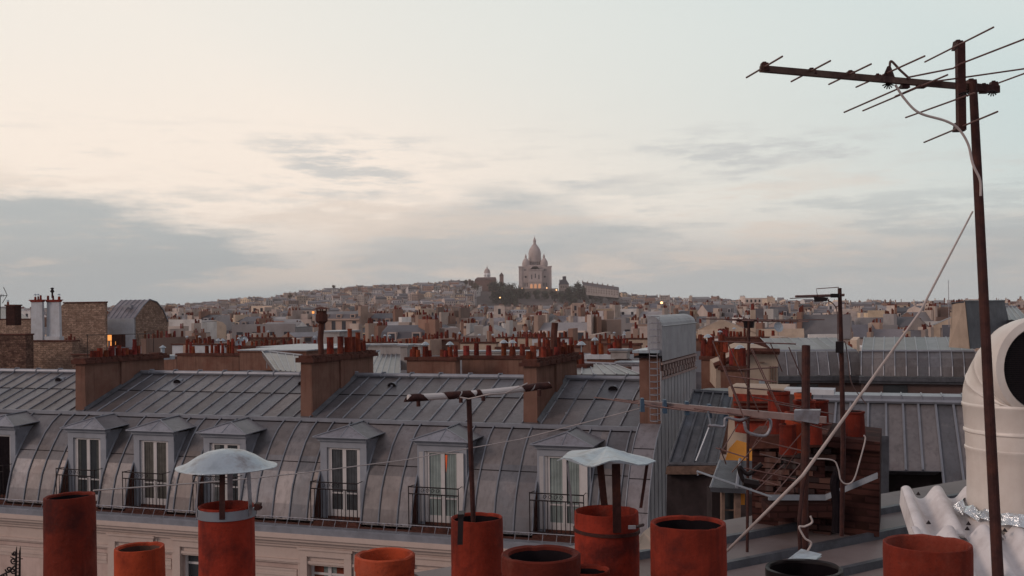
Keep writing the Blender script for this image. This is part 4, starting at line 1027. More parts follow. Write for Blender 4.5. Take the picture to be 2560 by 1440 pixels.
mb=MB(); q0,q1=at(1152,1292,4.72),at(1150,1362,4.70); mb.hexa([q1+Vector((-.012,-.0,0)),q1+Vector((.012,0,0)),q1+Vector((.012,.004,0)),q1+Vector((-.012,.004,0)),q0+Vector((-.012,0,0)),q0+Vector((.012,0,0)),q0+Vector((.012,.004,0)),q0+Vector((-.012,.004,0))]); mb.hexa([q0+Vector((-.014,-.004,-.004)),q0+Vector((.014,-.004,-.004)),q0+Vector((.014,.08,-.004)),q0+Vector((-.014,.08,-.004)),q0+Vector((-.014,-.004,.012)),q0+Vector((.014,-.004,.012)),q0+Vector((.014,.08,.012)),q0+Vector((-.014,.08,.012))]); mb.build('strap',[iron],t)
# main aerial on leaning mast
mast=thing('rooftop_tv_aerial',at(2500,1500,3.4),'large rusty tv aerial on a leaning dark mast, cut by the right edge','aerial')
mb=MB(); mb.tube([at(2432,205,3.6),at(2443,420,3.57),at(2470,960,3.48),at(2500,1540,3.4)],[.0135,.0150,.0165,.0185],14); mb.build('mast',[rust],mast)
BA,BB=at(1903,172,3.3),at(2494,224,3.66); up_=Vector((0,0,1)); bd=(BB-BA).normalized(); bs=bd.cross(up_).normalized()
def bar(A,B_,hw,hh):
    d_=(B_-A).normalized(); s_=d_.cross(up_); s_= s_.normalized() if s_.length>.1 else Vector((1,0,0)); u_=s_.cross(d_).normalized()
    mb=MB(); mb.hexa([A-s_*hw-u_*hh,B_-s_*hw-u_*hh,B_+s_*hw-u_*hh,A+s_*hw-u_*hh,A-s_*hw+u_*hh,B_-s_*hw+u_*hh,B_+s_*hw+u_*hh,A+s_*hw+u_*hh]); return mb
bar(BA,lerp(BA,BB,.88),.0095,.0095).build('boom',[mat('boom_metal',(.11,.065,.05),.45,.4,.35,14,dark=(.04,.015,.015),dscale=12,damt=.8)],mast); bar(lerp(BA,BB,.88),BB,.011,.0125).build('boom_tail',[rust],mast)
rb=bar(at(2400,106,3.52),at(2403,326,3.52),.0125,.0125); rb.build('reflector_bar',[rust],mast)
def zrod(a,b_,dm,r_=.0029,n='element'):
    v1=uv(*a)[1]; v2=uv(*b_)[1]; d1=2*dm*v2/(v1+v2); d2=2*dm*v1/(v1+v2)
    mb=MB(); mb.tube([at(*a,d1),at(*b_,d2)],r_,6); return mb.build(n,[rod],mast)
for a,b_,dm in (((1866,194),(1956,141),3.3),((1978,204),(2076,152),3.37),((2072,211),(2178,160),3.42),((2140,218),(2312,140),3.47),((2157,277),(2369,187),3.55),((2238,241),(2301,214),3.5),((2312,155),(2484,68),3.5),((2264,294),(2437,232),3.6),((2310,356),(2494,279),3.55),((2492,209),(2680,140),3.7)): zrod(a,b_,dm)
mb=MB(); mb.tube([at(2110,281,3.8),at(2245,222,3.56),at(2272,193,3.5),at(2383,171,3.5),at(2400,160,3.5),at(2560,98,3.38),at(2640,64,3.3)],.0029,6); mb.build('dipole',[rod],mast)
mb=MB(); mb.tube([at(2340,203,3.52),at(2400,195,3.52),at(2560,172,3.5),at(2640,160,3.45)],.0029,6); mb.build('dipole',[rod],mast)
def clamp(px,py,d,w_,h_):
    mb=MB(); p=at(px,py,d); x,y=w_/2/F0*d,h_/2/F0*d
    mb.taper(p.x-x,p.x+x,p.y-x,p.y+x,p.z-y,p.z+y,x*.25,x*.25); mb.tube([p+Vector((0,0,y)),p+Vector((0,0,y+.004))],x*.5,8); mb.build('clamp',[rust],mast)
for px,py,w_,h_ in ((1911,168,22,20),(2029,180,22,14),(2126,186,22,14),(2194,194,16,14),(2262,212,20,18),(2302,214,22,12),(2395,114,24,22),(2397,318,24,22),(2428,215,26,30),(2460,222,20,22),(2484,212,20,14)): clamp(px,py,lerp(3.3,3.66,(px-1903)/591),w_,h_)
mb=MB()
for px,py in ((2220,208),(2480,226),(2410,230)):
    c=at(px,py,3.5)
    for k in range(6):
        a=-math.pi*(.12+.15*k); mb.tube([c,c+Vector((math.cos(a)*.02,0,math.sin(a)*.02))],.0022,4)
mb.build('cable_ties',[iron],mast)
# feed horn shaped box
mb=MB(); A=[at(2203,200,3.46),at(2240,200,3.5),at(2232,178,3.5),at(2226,163,3.5),at(2218,166,3.48)]; B_=[a+Vector((.01,.03,0)) for a in A]; mb.poly(A); mb.poly(B_)
for i in range(5): mb.poly([A[i],A[(i+1)%5],B_[(i+1)%5],B_[i]])
mb.build('feed_box',[rust],mast)
def spline(P,n=8):
    out=[]
    P=[Vector(p) for p in P]; P=[P[0]*2-P[1]]+P+[P[-1]*2-P[-2]]
    for i in range(1,len(P)-2):
        for k in range(n):
            t=k/n; a,b_,c,d=P[i-1],P[i],P[i+1],P[i+2]
            out.append(.5*((2*b_)+(c-a)*t+(2*a-5*b_+4*c-d)*t*t+(3*b_-a-3*c+d)*t**3))
    out.append(P[-2]); return out
mb=MB(); mb.tube(spline([at(x,y,3.5) for x,y in ((2224,168),(2228,153),(2250,175),(2275,198))]),.004,6); mb.build('cable',[darkcable],mast)
mb=MB(); mb.tube(spline([at(x,y,3.49) for x,y in ((2238,212),(2262,248),(2298,282),(2363,302),(2396,322),(2420,360),(2432,410),(2450,450),(2452,490))]),.0043,8); mb.build('cable',[cablem],mast)
# long white guy cable
t=thing('guy_cable',at(1825,1372,4.4),'long straight white cable running down from the leaning mast','cable')
mb=MB(); mb.tube([at(2432,528,3.56),at(2300,780,3.65),at(2006,1190,4.0),at(1820,1375,4.3),at(1780,1410,4.35)],[.0028,.004,.0065,.0055,.005],8); mb.build('cable',[cablem],t)
# thin cable across to pot 1
t=thing('tied_cable',at(236,1227,5.3),'thin pale cable tied to the far left pot and stretched to the long aerial','cable')
P=[(234,1226,5.3),(420,1213,6.0),(566,1202,6.6),(760,1182,7.2),(1010,1150,8.0),(1300,1098,8.8),(1610,1018,9.3)]
mb=MB(); mb.tube([at(*p) for p in P],.0042,5); mb.build('cable',[cablem],t)
# ---- white duct
t=thing('white_ventilation_duct',at(2530,1330,3.4),'large cream white ventilation duct with an elbow and dark mesh mouth','duct')
dd=3.9; c0=at(2560,1500,dd); rr=142/F0*dd
P=[at(2562,1500,dd),at(2562,1260,dd),at(2566,1120,dd),at(2572,1040,dd),at(2584,975,dd)]
ctr=at(2557,1016,dd); cz_=ctr.z
mb=MB(); prof=[(rr*.98,-1.5),(rr*.93,-.40),(rr*.93,-.2),(rr*.945,-.16),(rr*.96,-.155),(rr*.96,-.148),(rr*.945,-.145),(rr*.95,-.095),(rr*.975,-.09),(rr*.975,-.082),(rr*.96,-.078),(rr*.985,.0),(rr*1.0,.004),(rr*1.0,.012),(rr*.985,.016)]
mb.lathe(ctr,prof,56); mb.build('riser',[duct],t,smooth=True)
# elbow : rings turning to the right and toward the viewer
mb=MB(); axis=Vector((.10,-.995,0)).normalized(); n=7; rb=rr*.985; segs=[]
def ring(c,dirv,r_,m=48):
    x=Vector((axis.y,-axis.x,0)); x=Vector((-axis.y,axis.x,0)); y=dirv.cross(x).normalized()
    return [c+x*math.cos(2*math.pi*k/m)*r_+y*math.sin(2*math.pi*k/m)*r_ for k in range(m)]
Rb=rr*.62; prev=None; bc=ctr+Vector((0,0,.016)); cen=bc+axis*Rb
rings=[]
for i in range(13):
    a=i/12*math.radians(88); c=cen-axis*Rb*math.cos(a)+Vector((0,0,Rb*math.sin(a))); dv=(axis*math.sin(a)+Vector((0,0,math.cos(a)))).normalized()
    r_=rb*(1-.008*i+.012*math.sin(i*.8)); rings.append((c,dv,r_))
    if i in(3,6,9): rings.append((c+dv*.003,dv,r_*1.008)); rings.append((c+dv*.006,dv,r_*1.008)); rings.append((c+dv*.008,dv,r_))
e_=rings[-1]; rings.append((e_[0]+e_[1]*.012,e_[1],e_[2]*.98)); rings.append((e_[0]+e_[1]*.018,e_[1],e_[2]*.84)); rings.append((e_[0]+e_[1]*.004,e_[1],e_[2]*.80))
VR=[ring(*r_) for r_ in rings]
for r_ in VR: mb.v+=[tuple(p) for p in r_]
for i in range(len(VR)-1):
    for k in range(48): k2=(k+1)%48; mb.f.append((i*48+k,i*48+k2,(i+1)*48+k2,(i+1)*48+k)); mb.m.append(0); mb.c.append((1,1,1))
mb.build('elbow',[duct],t,smooth=True)
mb=MB(); mb.poly(VR[-1]); mb.build('mesh_screen',[mesh_b],t)
mb=MB(); x=Vector((-axis.y,axis.x,0)); c=e_[0]+e_[1]*.008; y=e_[1].cross(x).normalized(); r_=e_[2]*.80
for k in range(-20,21):
    o_=k/21*r_; h_=math.sqrt(max(0,r_*r_-o_*o_)); mb.tube([c+x*o_-y*h_,c+x*o_+y*h_],.0011,3); mb.tube([c+y*o_-x*h_,c+y*o_+x*h_],.0011,3)
mb.build('wire_mesh',[iron],t)
mb=MB(); zf=at(2480,1318,3.55); n=28; prev=None
cb=Vector((c0.x,c0.y,0)); zb=at(2500,1296,3.75).z
ringA=[];ringB=[]
for k in range(n+1):
    a=math.pi*(.75+1.25*k/n); j=.04*math.sin(k*2.1)+.03*math.sin(k*3.7)
    ringA.append(Vector((ctr.x+math.cos(a)*(rr*1.0),ctr.y+math.sin(a)*rr,zb+.02+j*.15))); ringB.append(Vector((ctr.x+math.cos(a)*(rr*1.10+j*.3),ctr.y+math.sin(a)*(rr*1.14+j*.3),zb-.03+j*.25-.02*math.cos(a))))
for k in range(n):
    m_=lerp(ringA[k],ringB[k],.5)+Vector((0,0,rng.uniform(-.008,.012))); m2=lerp(ringA[k+1],ringB[k+1],.5)+Vector((0,0,rng.uniform(-.008,.012)))
    mb.poly([ringA[k],ringA[k+1],m2]); mb.poly([ringA[k],m2,m_]); mb.poly([m_,m2,ringB[k+1]]); mb.poly([m_,ringB[k+1],ringB[k]])
mb.build('foil_flashing',[foil],t)
# ---- corrugated sheets
def sheet(tl,tr,br,bl,waves,amp,label,ph=0,m=fibre,nx=72,ny=6):
    P=[at(*p) for p in (tl,tr,br,bl)]; nrm=(P[1]-P[0]).cross(P[3]-P[0]).normalized()
    if nrm.z<0: nrm=-nrm
    mb=MB()
    for side in (0,1):
        b=len(mb.v)
        for j in range(ny+1):
            for i in range(nx+1):
                s=i/nx; w_=math.cos(2*math.pi*(waves*s)+ph); q=lerp(lerp(P[0],P[1],s),lerp(P[3],P[2],s),j/ny)+nrm*(amp*(1.25*w_-.25*w_**3)-side*.007); mb.v.append(tuple(q))
        for j in range(ny):
            for i in range(nx): a=b+j*(nx+1)+i; mb.f.append((a,a+1,a+nx+2,a+nx+1)); mb.m.append(0); mb.c.append((1,1,1))
    W_=(nx+1)*(ny+1)
    for j in (0,ny):
        for i in range(nx): a=j*(nx+1)+i; mb.f.append((a,a+1,a+1+W_,a+W_)); mb.m.append(0); mb.c.append((1,1,1))
    t=thing('corrugated_sheet',P[3],label,'roof sheet','corrugated roof sheets'); mb.build('sheet',[m],t,smooth=True)
    return t,P,nrm
t,P,nrm=sheet((2252,1230,4.1),(2456,1230,4.1),(2535,1352,3.72),(2292,1352,3.7),2.6,.027,'upper corrugated fibre cement sheet with a torn corner beside the duct',ph=-.9)
for s,j in ((.17,.18),(.92,.12),(.16,.78),(.58,.80)):
    q=lerp(lerp(P[0],P[1],s),lerp(P[3],P[2],s),j)+nrm*.021; mb=MB(); mb.lathe(q,[(.009,0),(.007,.003),(.003,.009),(.001,.012)],8); mb.build('bolt',[iron],t)
mb=MB(); f=lambda s,j,h_=.0:lerp(lerp(P[0],P[1],s),lerp(P[3],P[2],s),j)+nrm*h_
mb.poly([f(0,0,.02),f(0,1,.02),f(0,1,-.05),f(0,0,-.05)]); mb.poly([f(-.003,0,.02),f(-.003,1,.02),f(-.003,1,-.05),f(-.003,0,-.05)]); mb.build('turned_edge',[fibre],t)
mb=MB(); mb.poly([f(.88,.22,.022),f(.95,.20,.02),f(1.0,.45,.02),f(.97,.52,.024)]); mb.build('torn_hole',[soot_shade],t)
t,P,nrm=sheet((2276,1332,3.72),(2650,1322,3.74),(2900,1700,3.0),(2440,1720,3.0),4.3,.027,'large lower corrugated sheet running out of the frame behind the mast',ph=-.4)
for s,j in ((.36,.03),(.60,.05)):
    q=lerp(lerp(P[0],P[1],s),lerp(P[3],P[2],s),j)+nrm*.021; mb=MB(); mb.lathe(q,[(.009,0),(.007,.003),(.003,.009),(.001,.012)],8); mb.build('bolt',[iron],t)
# ---- low zinc roof between the stacks
z0=-2.62; t=thing('low_zinc_roof',Vector((5,11,H+z0-.3)),'low zinc roof with raised battens between the pots and the brick stack','roof','zinc roofs')
e1=Vector((.83,.558,0)); e2=Vector((.558,-.83,0)); O_=at(1815,1350,11.7); O_.z=H+z0
mb=MB()
for k in range(-1,9):
    for j in range(5):
        a0,a1=-3.5+j*2.4,-3.5+(j+1)*2.4; q=lambda a,b_:O_+e1*a+e2*b_+Vector((0,0,-.06*b_))
        mb.poly([q(a0,k*.72),q(a1,k*.72),q(a1,(k+1)*.72),q(a0,(k+1)*.72)],0,tuple(x*1.5 for x in panelcol()))
mb.build('covering',[mat('pinkish_zinc',(.13,.10,.093),.55,.15,.15,1.5,dark=(.1,.06,.05),dscale=1.2,damt=.5,attr=True,bump=.1)],t)
mb=MB()
for k in range(0,9):
    b_=k*.72; q=lambda a,b2,h_:O_+e1*a+e2*b2+Vector((0,0,-.06*b2+h_)); mb.hexa([q(-3.5,b_-.045,0),q(8.5,b_-.045,0),q(8.5,b_+.045,0),q(-3.5,b_+.045,0),q(-3.5,b_-.03,.075),q(8.5,b_-.03,.075),q(8.5,b_+.03,.075),q(-3.5,b_+.03,.075)])
mb.build('battens',[slate],t)
o=MB(); A=[at(1596,1345,9.5),at(1608,1330,9.7),at(1632,1350,9.6),at(1632,1372,9.5),at(1596,1374,9.4)]; o.poly(A); B_=[a+Vector((.2,.5,0)) for a in A]; o.poly(B_)
for i in range(5): o.poly([A[i],A[(i+1)%5],B_[(i+1)%5],B_[i]])
o=o.build('little_gable',[cream]); tag(o,'tiny cream gable peeking between the square cowl pot and the plain pot','gable')
t=thing('light_ledge',at(1860,1345,12.5),'pale stone ledge under the shadowed window behind the low roof','ledge')
quadbox(1812,1328,1908,1346,12.6,.4,cream,'ledge',t); quadbox(1812,1350,2240,1356,12.0,.3,wood,'board',t)
# ---- brick stack with pots
t=thing('brick_chimney_stack',at(2050,1350,12.5),'dark crumbling brick chimney stack crowded with big red pots behind the thick mast','chimney')
def hx(a,b_,c,d,depth,m,name,par,zb=None):  # px box at distance
    (x0,y0,d0),(x1,y1,d1)=a,b_; (x2,y2,_),(x3,y3,_)=c,d
    mb=MB(); k_=Vector((.34*depth,.94*depth,0)); A=[at(x2,y2,d0),at(x3,y3,d1),at(x1,y1,d1),at(x0,y0,d0)]
    mb.hexa([A[0],A[1],A[1]+k_,A[0]+k_,A[3],A[2],A[2]+k_,A[3]+k_]); return mb.build(name,[m],par)
hx((1880,1120,12.6),(2062,1100,12.2),(1880,1345,0),(2062,1340,0),.9,brick,'stack',t); hx((2062,1110,12.3),(2200,1128,11.9),(2062,1345,0),(2198,1342,0),1.2,brick,'stack',t)
hx((2052,1088,12.2),(2200,1106,11.8),(2052,1116,0),(2200,1130,0),1.4,brick,'cap',t); hx((1870,1090,12.5),(2066,1086,12.15),(1870,1122,0),(2066,1118,0),1.1,capstone,'cap',t)
def pp(px,yt,yb,wp,d,col,m=terra,sq=False,tp=.9):
    c=at(px,yb,d); r=wp/2/F0*d; h_=at(px,yt,d).z-c.z; p=MB(); pot_mesh(p,c,r,h_,24,tp,tuple(q*.68 for q in col),lip=True); p.build('chimney_pot',[m,soot_shade],t,smooth=True)
pp(1948,978,1098,58,12.6,(.95,.9,.9)); pp(2012,1000,1098,58,12.9,(1.1,1.1,1)); pp(2046,1000,1100,54,13.2,(.8,.8,.8)); pp(1985,1030,1130,46,12.0,(1.05,1,1),terra_l); pp(2008,982,1095,44,13.4,(1.3,1.5,1.3),terra_l); pp(2134,1028,1100,58,12.3,(.75,.75,.75)); pp(2036,1060,1110,40,11.9,(1,1,1)); pp(1970,1060,1135,44,11.9,(.8,.8,.8))
mb=MB(); dr_=at(2062,1200,12.2)-at(1880,1200,12.6); dr_.z=0; dr_=dr_.normalized(); nr_=Vector((dr_.y,-dr_.x,0))
for r_ in range(15):
    for q_ in range(7):
        if rng.random()<.45: continue
        o_=at(1882+rng.uniform(0,10)+q_*25+(r_%2)*12,1130,12.57-q_*.055); o_.z=at(1960,1128+r_*14.5,12.4).z; pr=rng.uniform(.01,.06); kk=rng.choice(((.06,.024,.02),(.05,.025,.022),(.07,.035,.03),(.03,.02,.02),(.10,.05,.04)))
        p_=[o_-nr_*.02,o_+dr_*.19-nr_*.02,o_+dr_*.19+nr_*pr,o_+nr_*pr]; mb.hexa(p_+[x+Vector((0,0,.055)) for x in p_],0,kk)
mb.build('crumbling_bricks',[cwall],t)['kind']='stuff'
mb=MB(); A,B_,D_=at(1920,1243,12.1),at(2062,1243,12.0),at(2192,1188,11.6)
for a,b_ in ((A,B_),(B_,D_)): mb.hexa([a+Vector((0,-.03,-.03)),b_+Vector((0,-.03,-.03)),b_+Vector((0,0,-.03)),a+Vector((0,0,-.03)),a+Vector((0,-.03,.03)),b_+Vector((0,-.03,.03)),b_+Vector((0,0,.03)),a+Vector((0,0,.03))])
mb.build('steel_band',[zinc_b],t)
mb=MB(); mb.box(-.32,.4,-.1,.3,-.10,.05,T=lambda a,b,c:at(1990,1268,12.0)+Vector((a,b,c))); mb.build('red_shelf',[brick],t)
mb=MB(); mb.tube(spline([at(2094,1180,11.6),at(2086,1210,11.6),at(2092,1260,11.6),at(2090,1330,11.6)]),.05,8); mb.build('downpipe',[soot_shade],t)
# dark red slatted box behind
t=thing('red_slatted_box',at(1880,1035,20),'dark red slatted chimney cowl box behind the tall aerial mast','chimney')
hx((1832,985,20),(1935,990,19.6),(1838,1080,0),(1930,1095,0),.8,terra,'box',t)
for k in range(5): hx((1834,1004+k*11,19.9),(1932,1004+k*11,19.5),(1834,1008+k*11,0),(1932,1008+k*11,0),.2,capstone,'slat',t)
hx((1820,968,20.2),(1960,972,19.6),(1822,992,0),(1958,994,0),1.1,cream,'top_slab',t)
hx((1960,972,19.4),(2085,975,18.8),(1960,985,0),(2085,988,0),.5,whitewash,'pale_pipe',t)
# ---- thick short mast + base in broken pot
t=thing('thick_mast',at(2015,1440,6.0),'thick dark steel mast with a cut off top standing in the black broken pot','mast')
mb=MB(); mb.tube([at(2013,1470,6.0),at(2010,1250,6.05),at(2014,1100,6.1),at(2015,864,6.2)],[.022,.024,.025,.025],12); mb.build('tube',[rust],t)
mb=MB(); mb.tube([at(2003,1450,5.9),at(1998,1300,5.95),at(2006,1225,6.0),at(2018,1170,6.0)],.012,8); mb.build('side_rod',[rust],t)
mb=MB(); mb.tube(spline([at(x,y,5.9) for x,y in ((2026,1290),(2030,1306),(2012,1316),(1998,1318),(2012,1345),(2028,1360),(2005,1395),(1985,1412),(1960,1408),(1935,1415),(1915,1445))]),.006,6); mb.build('cable',[cablem],t)
hx((1985,1026,6.0),(2050,1026,6.0),(1985,1050,0),(2045,1060,0),.08,galv,'clamp_plate',t)
t,_,_=bigpot(2010,1418,4.3,190,'black burnt broken pot with a jagged rim',iron,-.05,thk=.88,col=(1,1,1),inner=soot_shade,wob=.05)
mb=MB(); A=[at(1955,1408,4.9),at(2003,1372,5.0),at(2055,1385,4.9),at(2030,1408,4.8)]; mb.poly(A); mb.poly([a-Vector((0,0,.01)) for a in A]); o=mb.build('metal_offcut',[zinc_c]); tag(o,'pale triangular offcut of sheet metal at the foot of the thick mast','metal sheet')
# ---- tall thin aerial mast at 1870
t=yagi((1842,801),(1995,803),((1872,800),(1868,1380)),11,'tall slim aerial mast with a flat boom on top before the brown trees',n=4,el=.4,r=.008)
hx((1858,800,11),(1884,800,11),(1860,820,0),(1882,820,0),.1,iron,'junction_box',t)
mb=MB(); mb.tube([at(1755,797,10.5),at(1940,800,11),at(2060,799,11.5)],.006,5); mb.build('element',[rod],t)
# wires around : guyed red-brown lattice
t=thing('lattice_aerial',at(1900,1200,9),'sagging reddish lattice aerial of crossed thin rods before the brick stack','aerial')
lines=[((1782,855),(1860,1045)),((1820,860),(1898,1032)),((1876,872),(1950,1035)),((1880,872),(1957,1040)),((1926,858),(1955,928)),((1972,868),(2005,945)),((1810,915),(1870,1060)),
 ((1780,853),(1990,860)),((1845,925),(1945,918)),((1820,940),(1942,955)),((1835,968),(1960,978)),((1880,992),(2020,1020)),((1900,1035),(2080,1060)),((1945,1010),(2082,1035)),((1960,1045),(2070,1075)),
 ((1890,1100),(2010,1128)),((1900,1135),(2000,1160)),((1860,1170),(1990,1198)),((1880,1195),(1945,1213)),((1790,1120),(1870,1145)),((2010,1075),(1900,1205)),((1905,1095),(1830,1180)),((1960,1160),(1890,1225)),((1990,1130),(1935,1215)),((1845,1060),(1800,1135)),((1800,1120),(1815,1160)),
 ((1925,1040),(1880,1120)),((2000,1160),(1935,1235))]
for (a,b_) in lines:
    mb=MB(); d=9+rng.uniform(-.5,.5); mb.tube([at(*a,d),at(*b_,d*rng.uniform(.95,1.05))],.0055,4); mb.build('rod',[rod],t)
mb=MB(); mb.tube(spline([at(x,y,9) for x,y in ((1905,1160),(1870,1185),(1848,1168),(1862,1205),(1900,1215))]),.02,6); mb.tube([at(1858,1205,9),at(1895,1212,9)],.04,6); mb.build('feed_arm',[iron],t)
# long horizontal aerial with blue clips
t=thing('long_yagi_aerial',at(1870,1060,9),'long pale aerial boom with bluish clips crossing in front of the ladder cage','aerial','tv aerials')
A,B_=at(1598,1008,9.3),at(2065,1050,8.6)
bar(A,B_,.024,.026).build('boom',[mat('dull_alu',(.25,.18,.17),.55,.3,.2,9)],t)
for px,py in ((1605,1011),(1661,1015),(1716,1019),(1772,1026),(1812,1034)):
    p=at(px,py,9.15); mb=MB(); mb.taper(p.x-.018,p.x+.018,p.y-.05,p.y+.03,p.z-.06,p.z+.055,.005,.005); mb.build('clip',[mat('blue_clip',(.05,.09,.14),.5,0,.2,30)],t)
    mb=MB(); mb.tube([p+Vector((-.35,.75,.0)),p+Vector((.25,-.5,.0))],.006,4); mb.build('element',[rod],t)
mb=MB(); mb.tube(spline([at(x,y,8.9) for x,y in ((1770,1065),(1785,1064),(1810,1066),(1815,1045),(1850,1050),(1880,1040),(1925,1050),(1915,1088),(1870,1080),(1860,1055))]),.013,6); mb.build('dipole_loop',[galv],t)
mb=MB(); mb.tube([at(1770,1028,9),at(1776,1060,9),at(1745,1140,9),at(1740,1152,9)],.009,5); mb.tube([at(1745,1188,9),at(1742,1178,9),at(1930,1243,8.7)],.009,5); mb.build('bracket',[zinc_b],t)
# second aerial mast 2100
t=thing('leaning_tv_aerial',at(2108,1100,10),'dark tv aerial with a short boom and hanging junction box on a bent mast','aerial','tv aerials')
mb=MB(); mb.tube([at(2099,720,10),at(2101,800,10),at(2104,900,10),at(2108,1110,10),at(2104,1340,10)],[.018,.02,.022,.024,.02],10); mb.build('mast',[rust],t)
mb=MB(); mb.tube([at(1989,741,10),at(2110,737,10.2)],.012,6); mb.build('boom',[rod],t)
hx((2034,742,9.9),(2070,744,9.9),(2036,755,0),(2066,753,0),.08,iron,'junction_box',t); hx((2076,734,9.9),(2098,734,9.9),(2076,744,0),(2098,744,0),.08,iron,'clamp',t)
mb=MB(); mb.tube([at(2044,743,9.9),at(2041,722,9.8),at(2097,718,9.8)],.004,4); mb.build('dipole',[rod],t)
mb=MB(); mb.tube([at(1975,746,9.7),at(2110,740,10.4)],.004,4); mb.build('element',[rod],t)
mb=MB(); mb.tube(spline([at(x,y,9.95) for x,y in ((2068,750),(2085,762),(2093,785),(2096,860),(2112,855),(2120,900),(2130,960),(2165,1010))]),.005,5); mb.build('cable',[darkcable],t)
hx((2089,854,9.9),(2108,854,9.9),(2089,882,0),(2108,882,0),.1,iron,'splitter_box',t)
mb=MB(); mb.tube(spline([at(x,y,9.8) for x,y in ((2160,1088),(2163,1100),(2150,1150),(2135,1198),(2118,1210),(2102,1200),(2095,1170),(2080,1150),(2020,1146))]),.007,6); mb.build('loop_cable',[cablem],t)
# wrought iron finial
t=thing('iron_finial',at(30,1460,4.4),'black wrought iron finial with scrolls in the bottom left corner','finial')
mb=MB()
for x0,x1 in ((42,40),(51,50)):
    mb.tube([at(x0,1366,4.4),at(x0-1,1380,4.4),at(x1-1,1460,4.4)],[.001,.004,.005],5)
for y in range(1385,1450,9): mb.tube([at(41,y,4.4),at(50,y,4.4)],.002,4)
def spiral(cx,cy,r0,turn,dr=1):
    return [at(cx+dr*r0*(1-k/26)*math.cos(k*turn/26*6.28),cy+r0*(1-k/26)*math.sin(k*turn/26*6.28),4.4) for k in range(24)]
for cx,cy,r0,dr in ((34,1402,9,1),(22,1423,9,-1),(33,1427,8,1),(12,1438,8,-1),(36,1383,6,-1)): mb.tube(spiral(cx,cy,r0,1.6,dr),.0032,5)
mb.tube([at(26,1392,4.4),at(40,1398,4.4)],.002,4); mb.tube([at(48,1397,4.4),at(57,1397,4.4)],.002,4); mb.tube([at(0,1440,4.4),at(20,1430,4.4),at(40,1412,4.4)],.004,5)
mb.build('scrolls',[iron],t)
